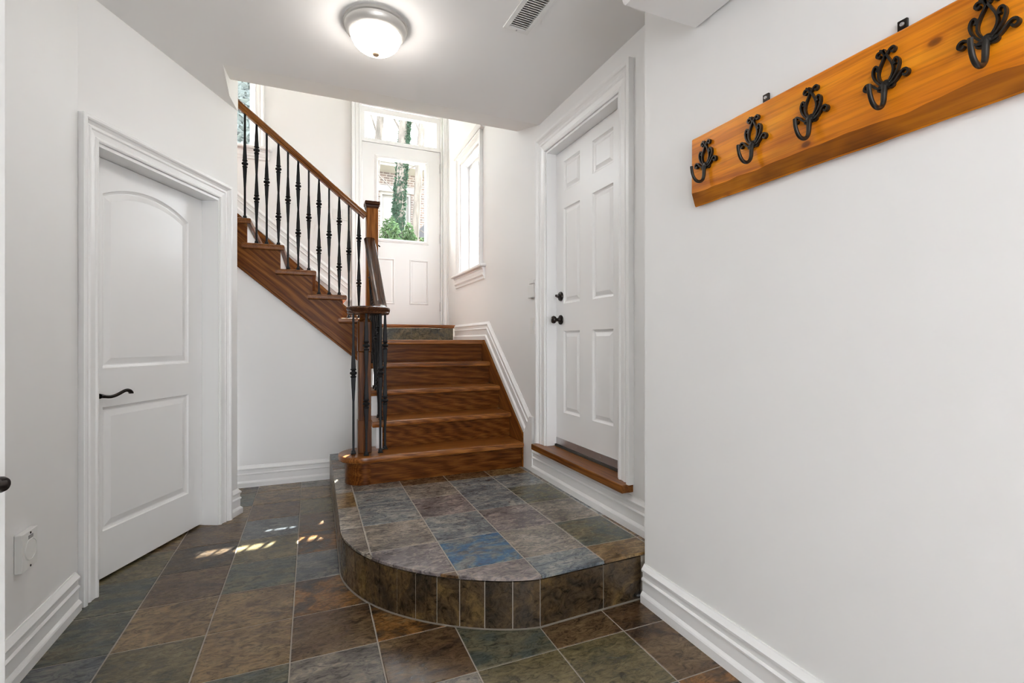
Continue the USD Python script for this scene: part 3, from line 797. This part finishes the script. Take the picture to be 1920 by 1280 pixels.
for z_ in (3.185, 2.36, 1.56):
    hg = put('hinge', cat(bx(1.405, 1.418, 5.590, 5.606, z_ - .052, z_ + .052), lathe([(0.001, -.055), (.007, -.055), (.007, .055), (0.001, .055)], 12, (1.412, 5.588, z_))), 'steel', d3)
lv = [(.600, 2.245, .03), (.62, 2.243, .045), (.655, 2.236, .05), (.69, 2.224, .05), (.712, 2.206, .05)]
lc = CubicSpline(range(5), np.array(lv))(np.linspace(0, 4, 20))
put('lever_handle', cat(knob_at(EF, .600, 2.245, [(0.001, 0), (.028, 0), (.030, .006), (.014, .012), (.011, .045), (0.001, .046)]), tube(EF(lc), .007, 10)), 'bronze', d3, 40)

# ------------------------------------------------------------ windows
w1 = thing('window_1', 'tall white framed window at the upper left of the stairwell', 'window', (-1.045, 5.6, 3.14), kind=STR)
WF = XZ(5.60)
put('jamb', extrude(sbox(-1.55, 3.14, -.54, 4.7).difference(sbox(-1.53, 3.155, -.556, 4.68)), -.19, .0, WF), 'trim', w1)
put('sash', extrude(sbox(-1.53, 3.155, -.556, 4.68).difference(sbox(-1.49, 3.175, -.585, 4.63)), -.12, -.07, WF), 'trim', w1)
put('pane', bx(-1.49, -.585, 5.69, 5.696, 3.175, 4.63), 'glass', w1)
put('casing', sweep([(a * .95, b) for a, b in CASING], [(-1.56, 3.14), (-1.56, 4.72), (-.535, 4.72), (-.535, 3.14)], WF), 'trim', w1)
put('sill', cat(bx(-1.70, -.372, 5.53, 5.72, 3.115, 3.142, .006)), 'trim', w1)
put('apron', sweep([(0, 0), (0, .030), (.012, .030), (.018, .022), (.040, .018), (.046, .024), (.062, .024), (.075, .014), (.092, .012), (.098, 0)], [(-.395, 3.113), (-1.68, 3.113)], XZ(5.60)), 'trim', w1)
put('sash_lock', cat(bx(-.668, -.640, 5.655, 5.676, 3.176, 3.186, .002), bx(-.662, -.646, 5.640, 5.66, 3.186, 3.20, .003)), 'plastic', w1)

w2 = thing('window_2', 'tall narrow stairwell window beside the outside door', 'window', (1.5, 4.74, 1.87), kind=STR)
VF = YZ(1.5)
put('jamb', extrude(sbox(4.42, 1.87, 5.06, 3.06).difference(sbox(4.435, 1.885, 5.045, 3.045)), -.155, 0, VF), 'trim', w2)
put('sash', extrude(sbox(4.435, 1.885, 5.045, 3.045).difference(sbox(4.475, 1.925, 5.005, 3.005)), -.13, -.09, VF), 'trim', w2)
put('pane', bx(1.608, 1.614, 4.475, 5.005, 1.925, 3.005), 'glass', w2)
put('casing', sweep([(a * .95, b) for a, b in CASING], [(4.415, 1.87), (4.415, 3.065), (5.065, 3.065), (5.065, 1.87)], VF), 'trim', w2)
put('sill', bx(1.44, 1.64, 4.235, 5.26, 1.848, 1.874, .006), 'trim', w2)
put('apron', sweep([(0, 0), (0, .030), (.012, .030), (.018, .022), (.045, .018), (.052, .026), (.070, .026), (.085, .014), (.105, .012), (.112, 0)], [(5.225, 1.846), (4.265, 1.846)], VF), 'trim', w2)
put('head_cap', sweep([(0, 0), (0, .040), (.012, .046), (.030, .058), (.036, .064), (.046, .064), (.050, 0)], [(4.27, 3.155), (5.21, 3.155)], VF), 'trim', w2)

# ------------------------------------------------------------ the open door at the left edge of the view
edge, hin = np.array([-0.479, 1.086]), None
od = np.array([-0.25, -0.968]); on = np.array([0.968, -0.25])
OF = Fr((*edge, 0), (*od, 0), (0, 0, 1), (*on, 0))
d4 = thing('door_4', 'open white door at the left edge with a dark lever', 'door', (*(edge + .39 * od), 0), kind=STR)
op = [[(.11, .24), (.66, .24), (.66, .83), (.11, .83)], [(.11, 1.02), (.66, 1.02), (.66, 1.90), (.11, 1.90)]]
put('leaf', leaf_mesh(0, .78, .012, 2.03, op, .036, OF), 'trim', d4)
for p_ in op:
    put('panel', moulded_panel(p_, OF), 'trim', d4)
put('lever_handle', cat(knob_at(OF, .066, .925, [(0.001, 0), (.026, 0), (.030, .004), (.028, .010), (.015, .014), (.0125, .03), (.0125, .048), (.010, .053), (0.001, .054)]),
                        tube(OF(np.array([(.066, .925, .045), (.085, .926, .048), (.115, .921, .05), (.15, .925, .05), (.18, .928, .05)])), [.011, .0095, .008, .008, .009], 12)), 'bronze', d4, 40)
put('edge_bead', extrude(sbox(-.003, .012, .0, 2.03), -.034, -.002, OF), 'trim', d4)

# ------------------------------------------------------------ coat rack
rack = thing('coat_rack', 'orange stained live edge pine board with five black scroll hooks', 'coat rack', (1.345, .955, 1.79))
y0, y1 = .482, 1.428
n = 60
rows = []
for i, y in enumerate(np.linspace(y0, y1, n)):
    w = meshkit.fbm(np.array([[y * 5, 1.3, 0.2]]), 3, 5)[0] - .5
    w2_ = meshkit.fbm(np.array([[y * 7, 4.3, 2.2]]), 3, 9)[0] - .5
    zt, zb, zc = 1.913 + .004 * w2_, 1.660 + .010 * w, 1.703 + .028 * w2_
    rows.append([(1.360, zb + .004), (1.360, zt), (1.3345, zt), (1.331, zt - .004), (1.330, zc + .006), (1.332, zc), (1.346, zb + .003), (1.350, zb)])
v = np.array([[(a, y, b) for a, b in r] for r, y in zip(rows, np.linspace(y0, y1, n))]).reshape(-1, 3)
k = 8
f = []
for i in range(n - 1):
    for j in range(k):
        a, b = i * k + j, i * k + (j + 1) % k
        f += [(a, b, b + k), (a, b + k, a + k)]
for j in range(1, k - 1):
    f += [(0, j, j + 1), ((n - 1) * k, (n - 1) * k + j + 1, (n - 1) * k + j)]
f = np.array(f)
strip = np.isin(np.arange(len(f)) // 2 % k, (4, 5)) & (np.arange(len(f)) < 2 * k * (n - 1))
bd = fixed(v, f)
bd = trimesh.Trimesh(v, f[~strip], process=False)
bd.remove_unreferenced_vertices()
put('board', bd, 'pine', rack)
le = trimesh.Trimesh(v, f[strip], process=False)
le.remove_unreferenced_vertices()
put('live_edge', le, 'pine_edge', rack, True)


def flat_strip(pts, w, d0, d1, fr):
    """An upright band of metal that follows a curve on the board."""
    c = CubicSpline(range(len(pts)), np.array(pts, float))(np.linspace(0, len(pts) - 1, 7 * len(pts)))
    return extrude(LineString(c).buffer(w / 2, cap_style='round', quad_segs=3).simplify(.0003), d0, d1, fr)


def spiral(cx, cy, r0, r1, a0, turns, n=10):
    t = np.linspace(0, 1, n)
    r = r0 + (r1 - r0) * t
    a = math.radians(a0) + turns * 2 * math.pi * t
    return [(cx + q * math.cos(b), cy + q * math.sin(b)) for q, b in zip(r, a)]


def hook(y, z):
    fr = Fr((1.330, y, z), (0, -1, 0), (0, 0, 1), (-1, 0, 0))
    ms = []
    for s in (1, -1):
        fl = lambda pts: [(s * a, b) for a, b in pts]
        ms.append(flat_strip(fl([(-.001, .0), (.010, .012), (.0165, .028), (.015, .045), (.008, .062), (.000, .078), (-.004, .090)] if s > 0 else [(-.001, .0), (.010, .012), (.0165, .028), (.015, .045), (.008, .062), (.002, .076), (.004, .086), (.012, .092)]), .0042, .001, .011, fr))
        ms.append(flat_strip(fl([(.004, .078), (.010, .087), (.018, .088), (.021, .081), (.017, .076), (.013, .079)]), .0042, .001, .010, fr))
        ms.append(flat_strip(fl([(.003, .0), (.015, .009), (.026, .026), (.030, .044), (.026, .056), (.020, .056), (.018, .048), (.021, .045)]), .0042, .001, .011, fr))
        ms.append(flat_strip(fl([(.002, -.004), (.014, -.003), (.026, .006), (.036, .018), (.046, .019), (.050, .010), (.045, .004), (.040, .008)]), .0046, .001, .012, fr))
        ms.append(flat_strip(fl([(.004, -.006), (.012, -.010), (.018, -.006), (.016, .001), (.010, .000)]), .0036, .001, .009, fr))
    for q in (-.011, .011):
        ms.append(knob_at(fr, q, .001, [(0.001, .001), (.0045, .001), (.004, .004), (0.001, .005)], 10))
    cpts = np.array([(0, .004, .006), (0, -.004, .012), (0, -.022, .015), (0, -.042, .017), (0, -.057, .026), (0, -.062, .042), (0, -.055, .058), (0, -.036, .069), (0, -.012, .073)])
    c = CubicSpline(range(len(cpts)), cpts)(np.linspace(0, len(cpts) - 1, 36))
    ms.append(tube(fr(c), np.interp(np.linspace(0, 1, 36), [0, .12, .5, 1], [.010, .0070, .0058, .0050]), 12))
    ms.append(knob_at(fr, 0, -.0, [(0.001, .001), (.010, .001), (.010, .010), (.007, .017), (0.001, .018)], 16))
    return cat(ms)


for y in (1.351, 1.147, .951, .755, .559):
    put('coat_hook', hook(y, 1.788), 'hook_iron', rack, 35)
for y in (1.129, .738):
    b_ = put('hanging_bracket', bx(1.357, 1.3645, y - .011, y + .011, 1.83, 1.950, .001), 'bronze', rack)
    fr = YZ(1.357)
    put('screw', knob_at(fr, y, 1.938, [(0.001, 0), (.0055, 0), (.0045, .003), (0.001, .0035)], 12), 'steel', b_)

# ------------------------------------------------------------ ceiling fixtures and small wall fittings
prof = [(.1185, CEIL - .050)] + [(.118 * math.cos(a), CEIL - .052 - .085 * math.sin(a)) for a in np.linspace(.05, math.pi / 2 - .08, 16)] + [(0.001, CEIL - .137)]


def ceiling_lamp(LC, label, glow='shade_hall', CEIL=CEIL):
    lift = CEIL - 2.69
    lamp = thing('ceiling_light', label, 'ceiling light', (*LC, CEIL))
    put('canopy', lathe([(0.001, CEIL), (.152, CEIL), (.152, CEIL - .012), (.146, CEIL - .016), (.146, CEIL - .022), (.142, CEIL - .036), (.130, CEIL - .050), (.120, CEIL - .054), (.118, CEIL - .046), (0.001, CEIL - .046)], 64, (*LC, 0)), 'nickel', lamp, 40)
    dome = lathe(prof, 96, (0, 0, 0))
    vv = np.array(dome.vertices); ang = np.arctan2(vv[:, 1], vv[:, 0]); rr = np.hypot(vv[:, 0], vv[:, 1])
    vv[:, :2] *= (1 + .010 * np.cos(24 * ang) * np.clip(rr / .12, 0, 1))[:, None]
    put('glass_shade', trimesh.Trimesh(vv + (*LC, lift), dome.faces, process=False), glow, lamp, True)
    put('finial', lathe([(0.001, CEIL - .152), (.008, CEIL - .151), (.014, CEIL - .147), (.017, CEIL - .142), (.016, CEIL - .136), (0.001, CEIL - .132)], 20, (*LC, 0)), 'finial', lamp, 40)


ceiling_lamp((.292, 2.43), 'lit flush dome ceiling light with a ribbed glass shade', 'shade')
ceiling_lamp((.10, -.75), 'second dome light of the hall ceiling behind the viewer')
ceiling_lamp((.10, -2.3), 'third dome light of the hall nearest the doorway behind')
ceiling_lamp((.1, 4.7), 'dome light on the high stairwell ceiling', 'shade', 5.3)

vt = thing('ceiling_vent', 'white slatted air vent in the ceiling right of the lamp', 'vent', (.945, 2.05, CEIL))
rot = trimesh.transformations.rotation_matrix(math.radians(3), (0, 0, 1), (.94, 2.06, 0))
R = lambda m: m.apply_transform(rot)
put('frame', R(extrude(sbox(.875, 1.84, 1.008, 2.205).difference(sbox(.897, 1.865, .986, 2.180)), CEIL - .007, CEIL)), 'plastic', vt)
put('duct', R(bx(.899, .984, 1.867, 2.178, CEIL - .001, CEIL)), M['duct'], vt)
for i in range(21):
    y = 1.872 + i * .0147
    s = trimesh.creation.box((.088, .0135, .0015))
    s.apply_transform(trimesh.transformations.rotation_matrix(math.radians(24), (1, 0, 0)))
    s.apply_translation((.9415, y, CEIL - .0045))
    put('slat', R(s), 'plastic', vt)
put('screw', R(lathe([(0.001, CEIL - .010), (.004, CEIL - .009), (.004, CEIL - .007), (0.001, CEIL - .006)], 10, (.941, 2.192, 0))), 'steel', vt)

sw = thing('light_switch', 'double white switch plate on the back stairwell wall', 'light switch', (.30, 5.578, 2.53))
SF = XZ(5.578)
put('plate', extrude(sbox(.222, 2.472, .375, 2.588), 0, .006, SF), 'plastic', sw)
for c_ in (.262, .335):
    put('rocker', extrude(sbox(c_ - .016, 2.497, c_ + .016, 2.563), .006, .010, SF), 'plastic', sw)
sw2 = thing('light_switch', 'single white switch plate beside the six panel door casing', 'light switch', (1.5, 3.205, 1.264))
put('plate', extrude(sbox(3.168, 1.206, 3.242, 1.322), 0, .006, VF), 'plastic', sw2)
put('rocker', extrude(sbox(3.187, 1.232, 3.223, 1.298), .006, .011, VF), 'plastic', sw2)
tm = thing('thermostat', 'small white wall box above the single switch', 'thermostat', (1.5, 3.21, 1.52))
put('body', bx(1.478, 1.5, 3.16, 3.255, 1.468, 1.565, .004), 'plastic', tm)
put('cap', bx(1.484, 1.5, 3.168, 3.247, 1.572, 1.596, .003), 'plastic', tm)
vi = thing('wall_outlet', 'white wall plate with a round cover low on the left wall', 'outlet', (-.93, 2.2, .43))
OFt = Fr((-.93, 0, 0), (0, 1, 0), (0, 0, 1), (1, 0, 0))
put('plate', bx(-.93, -.908, 2.16, 2.262, .358, .490, .002), 'plastic', vi)
cv = Fr((-.908, 0, 0), (0, 1, 0), (0, 0, 1), (1, 0, 0))
put('round_cover', knob_at(cv, 2.213, .424, [(0.001, 0), (.038, 0), (.037, .003), (.035, .0035), (.034, .002), (0.001, .002)], 32), 'plastic', vi, 40)
put('latch', extrude(sbox(2.199, .462, 2.227, .474), 0, .002, cv), M['steel'], vi)
for z_ in (.481, .366):
    put('screw', knob_at(cv, 2.213, z_, [(0.001, 0), (.004, 0), (.0035, .0015), (0.001, .002)], 10), 'gap', vi)

# ------------------------------------------------------------ outside
M['brick'] = mat('far_brick', {
    'g': ('geometry', {}), 'm': ('mapping', {'mapping_type': 'point', 'rotation': (math.pi / 2, 0, 0)}),
    'br': ('brick_texture', {'color1': (0.155, 0.112, 0.098), 'color2': (0.095, 0.074, 0.068), 'mortar': (0.27, 0.25, 0.235), 'scale': 1.0, 'mortar_size': 0.012, 'brick_width': 0.215, 'row_height': 0.078, 'bias': 0.0}),
    'n': ('noise_texture', {'scale': 1.5, 'detail': 5.0}), 'c': ('rgb_ramp', {'ramp': [(0.3, (0.75, 0.75, 0.78)), (0.7, (1.2, 1.15, 1.1))]}), 'mu': ('mix', {'mix_type': 'multiply', 'fac': 1.0}),
    'p': ('principled_bsdf', {'roughness': 0.9})},
    [('g.position', 'm.vector'), ('m.vector', 'br.vector'), ('g.position', 'n.vector'), ('n.fac', 'c.fac'), ('br.color', 'mu.color1'), ('c.color', 'mu.color2'), ('mu.color', 'p.base_color')])
M['shingle'] = mat('far_shingle', {
    'g': ('geometry', {}), 'm': ('mapping', {'mapping_type': 'point', 'rotation': (0, 0, 0)}),
    'br': ('brick_texture', {'color1': (0.155, 0.145, 0.14), 'color2': (0.185, 0.175, 0.17), 'mortar': (0.045, 0.04, 0.038), 'scale': 1.0, 'mortar_size': 0.035, 'brick_width': 0.34, 'row_height': 0.16}),
    'p': ('principled_bsdf', {'roughness': 0.95})}, [('g.position', 'm.vector'), ('m.vector', 'br.vector'), ('br.color', 'p.base_color')])
M['bark'] = mat('bark', {'g': ('geometry', {}), 'm': ('mapping', {'mapping_type': 'point', 'scale': (1, 1, .2)}), 'n': ('noise_texture', {'scale': 14.0, 'detail': 5.0}),
                         'c': ('rgb_ramp', {'ramp': [(0.3, (0.06, 0.052, 0.045)), (0.7, (0.16, 0.14, 0.125))]}), 'p': ('principled_bsdf', {'roughness': 0.9})},
                [('g.position', 'm.vector'), ('m.vector', 'n.vector'), ('n.fac', 'c.fac'), ('c.color', 'p.base_color')])


def leafy(name, c0, c1):
    return mat(name, {'g': ('geometry', {}), 'c': ('rgb_ramp', {'ramp': [(0.0, c0), (1.0, c1)]}), 'd': ('diffuse_bsdf', {}), 't': ('translucent_bsdf', {}), 'x': ('mix_closure', {'fac': 0.35})},
               [('g.random_per_island', 'c.fac'), ('c.color', 'd.color'), ('c.color', 't.color'), ('d.BSDF', 'x.closure1'), ('t.BSDF', 'x.closure2')], surface='x.closure')


M['ivy'] = leafy('ivy_leaf', (0.035, 0.065, 0.045), (0.12, 0.17, 0.10))
M['shrub'] = leafy('shrub_leaf', (0.05, 0.085, 0.04), (0.21, 0.26, 0.12))
M['shrub2'] = leafy('golden_leaf', (0.24, 0.20, 0.11), (0.42, 0.37, 0.22))
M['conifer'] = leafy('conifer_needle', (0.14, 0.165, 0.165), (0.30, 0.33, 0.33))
M['lawn'] = paint('garden_soil', (0.25, 0.23, 0.16), 0.95, 8, 0.5)
M['stucco'] = plain('pale_stone', (0.25, 0.24, 0.23), 0.8)
M['dark_roof'] = plain('dark_shingle', (0.06, 0.06, 0.07), 0.9)

solo('garden_ground', bx(-30, 30, 5.82, 45, 1.0, 1.18), 'lawn', 'garden ground outside the glazed door', 'ground', kind=STR)
ho = thing('neighbour_house', 'brick neighbour house seen through the glazed door', 'house', (1.75, 18.5, 1.18))
hf = XZ(16.0)
winr = sbox(2.05, 4.05, 3.05, 6.0)
put('wall', extrude(sbox(-1.2, 1.18, 4.7, 6.75).difference(winr), -.3, 0, hf), 'brick', ho)
wf = put('window', extrude(winr.difference(sbox(2.13, 4.13, 2.97, 5.92)), -.2, -.05, hf), 'stucco', ho)
put('blind', extrude(sbox(2.13, 4.13, 2.97, 5.92), -.2, -.16, hf), 'stucco', wf)
put('lintel', extrude(sbox(1.9, 6.0, 3.2, 6.2), 0, .03, hf), 'stucco', ho)
put('sill', extrude(sbox(1.95, 3.93, 3.15, 4.05), 0, .07, hf), 'stucco', ho)
put('eave', cat(bx(-1.5, 5.0, 15.35, 16.0, 6.62, 6.76), bx(-1.5, 5.0, 15.30, 15.36, 6.70, 6.95)), 'stucco', ho)
put('gutter', bx(-1.5, 5.0, 15.20, 15.30, 6.78, 6.92, .02), 'stucco', ho)
put('roof', extrude(Polygon([(15.25, 6.95), (20.5, 11.4), (20.5, 11.3), (15.4, 6.75)]), -5.0, 1.5, Fr((0, 0, 0), (0, 1, 0), (0, 0, 1), (-1, 0, 0))), 'shingle', ho)
sh = thing('garden_shed', 'low dark roof beyond the shrubs at the right of the glass', 'shed', (3.1, 13.6, 1.18))
put('roof', extrude(Polygon([(2.45, 3.95), (3.6, 5.0), (3.75, 4.9), (3.75, 3.75)]), -.8, .8, XZ(13.6)), 'dark_roof', sh)
put('wall', bx(2.6, 3.7, 13.0, 14.2, 1.18, 4.0), 'brick', sh)


def leaf_cloud(points, normals, size, r):
    n = len(points)
    a = r.normal(size=(n, 3)); a /= np.linalg.norm(a, axis=1, keepdims=True)
    b = np.cross(a, normals + r.normal(size=(n, 3)) * .4); b /= np.linalg.norm(b, axis=1, keepdims=True) + 1e-9
    s = size * r.uniform(.6, 1.3, (n, 1))
    v = np.stack([points - a * s, points + b * s * .5, points + a * s, points - b * s * .5], 1).reshape(-1, 3)
    q = np.arange(n)[:, None] * 4
    f = np.vstack([q + [0, 1, 2], q + [0, 2, 3]])
    return trimesh.Trimesh(v, f, process=False)


def blob(cx, cy, z0, h, rad, n, size, r, power=1.0):
    u = r.normal(size=(n, 3)); u /= np.linalg.norm(u, axis=1, keepdims=True)
    rr = r.uniform(.45, 1, (n, 1)) ** .5
    t = (u[:, 2] * rr[:, 0] + 1) / 2
    taper = (1 - t) ** power * 1.0 if power > 1 else np.ones(n)
    p = np.c_[cx + u[:, 0] * rr[:, 0] * rad * (taper if power > 1 else 1), cy + u[:, 1] * rr[:, 0] * rad * (taper if power > 1 else 1), z0 + h * t]
    return leaf_cloud(p, u, size, r)


rt = np.random.default_rng(21)


def trunk_tree(label, base, topp, r0, r1, branches, ivy=0):
    t = thing('bare_tree', label, 'tree', base)
    b, e = np.array(base, float), np.array(topp, float)
    ts = np.linspace(0, 1, 14)
    path = b + (e - b) * ts[:, None] + np.c_[np.sin(ts * 7) * .06, np.cos(ts * 5) * .05, 0 * ts]
    put('trunk', tube(path, np.linspace(r0, r1, 14), 12), 'bark', t, 40)
    for q, dx, dy, dz, rad in branches:
        o = b + (e - b) * q
        pts = np.array([o, o + np.array([dx, dy, dz]) * .35 + (0, 0, .05), o + np.array([dx, dy, dz]) * .7 - (0, 0, .03), o + np.array([dx, dy, dz])])
        pts = CubicSpline(range(4), pts)(np.linspace(0, 3, 12))
        put('branch', tube(pts, np.linspace(rad, rad * .35, 12), 7), 'bark', t, 40)
    if ivy:
        q = rt.uniform(0, 1, ivy) ** 1.1 * .82
        an = rt.uniform(0, 2 * np.pi, ivy)
        rad = (r0 + (r1 - r0) * q) + rt.uniform(.0, .075, ivy) * (1.1 - q)
        p = b + (e - b) * q[:, None] + np.c_[np.cos(an) * rad, np.sin(an) * rad, 0 * q]
        put('ivy', leaf_cloud(p, np.c_[np.cos(an), np.sin(an), 0 * an], .055, rt), 'ivy', t)
    return t


trunk_tree('ivy clad tree trunk in front of the brick house', (1.74, 12.0, 1.18), (2.46, 12.6, 9.4), .125, .10,
           [(.62, -.9, .2, 1.6, .03), (.66, 1.3, .3, .9, .035), (.80, -.8, -.2, 1.8, .03), (.5, .9, -.1, .7, .02), (.42, -.7, 0, .9, .015)], 5200)
trunk_tree('leaning grey tree trunk right of the ivy clad one', (1.97, 11.4, 1.18), (2.86, 11.9, 9.2), .10, .075,
           [(.45, .9, .1, .8, .02), (.5, .8, -.2, .3, .015), (.6, -.5, 0, 1.2, .02), (.38, 1.1, 0, .9, .018), (.33, .7, 0, -.3, .012), (.7, .6, 0, 1.4, .02)])
trunk_tree('leaning tree trunk left of the ivy clad one', (1.15, 13.5, 1.18), (2.15, 13.9, 10.2), .12, .085,
           [(.60, -.6, 0, 1.9, .03), (.68, -.9, .1, 1.2, .02), (.75, .4, 0, 1.3, .015), (.55, -.5, 0, 1.0, .015)])
trunk_tree('slim forked tree at the left end of the transom', (0.75, 13.0, 1.18), (1.28, 13.2, 9.6), .09, .05,
           [(.78, .5, 0, 1.3, .03), (.8, -.4, 0, 1.3, .025), (.72, .9, .2, 1.6, .015)])
for i, (x, y, h, rad, m_, lab, pw) in enumerate([
        (1.34, 9.0, 2.22, .28, 'shrub', 'tall dark green arborvitae at the left of the glass', 1),
        (1.43, 8.1, 1.60, .18, 'shrub2', 'small golden shrub between the arborvitae', 1),
        (1.80, 9.65, 2.28, .22, 'shrub', 'pointed arborvitae below the ivy clad trunk', 1),
        (1.88, 8.75, 1.83, .19, 'shrub', 'low rounded green shrub right of the ivy clad trunk', 1),
        (2.44, 10.0, 2.12, .25, 'shrub', 'rounded green shrub at the right of the glass', 1)]):
    t = thing('shrub', lab, 'shrub', (x, y, 1.18))
    put('foliage', blob(x, y, 1.22, h, rad, 2600, .045, rt, pw), m_, t)
    put('stem', tube([(x, y, 1.18), (x, y, 1.18 + h * .8)], [.03, .012], 7), 'bark', t)
for i, (x, y, h, rad, lab) in enumerate([(-1.35, 11.0, 7.8, 1.15, 'dark evergreen tree outside the upper left window'), (-3.6, 12.5, 8.6, 1.6, 'broad evergreen left of the one outside the window'), (-0.55, 14.0, 7.5, .8, 'slim evergreen right of the one outside the window')]):
    t = thing('evergreen_tree', lab, 'tree', (x, y, 1.18))
    put('foliage', blob(x, y, 1.6, h, rad, 14000, .10, rt, 1.15), 'conifer', t)
    put('trunk', tube([(x, y, 1.18), (x, y, 1.18 + h * .9)], [.15, .03], 9), 'bark', t)
pr = thing('porch_roof', 'flat porch roof outside over the door and side window', 'porch roof', (1.4, 6.2, 4.60), kind=STR)
put('slab', extrude(shapely.union_all([sbox(-0.6, 5.81, 3.1, 6.42), sbox(1.67, 4.9, 3.1, 5.9), sbox(1.78, 4.9, 3.1, 7.3)]), 4.60, 4.72), 'trim', pr)
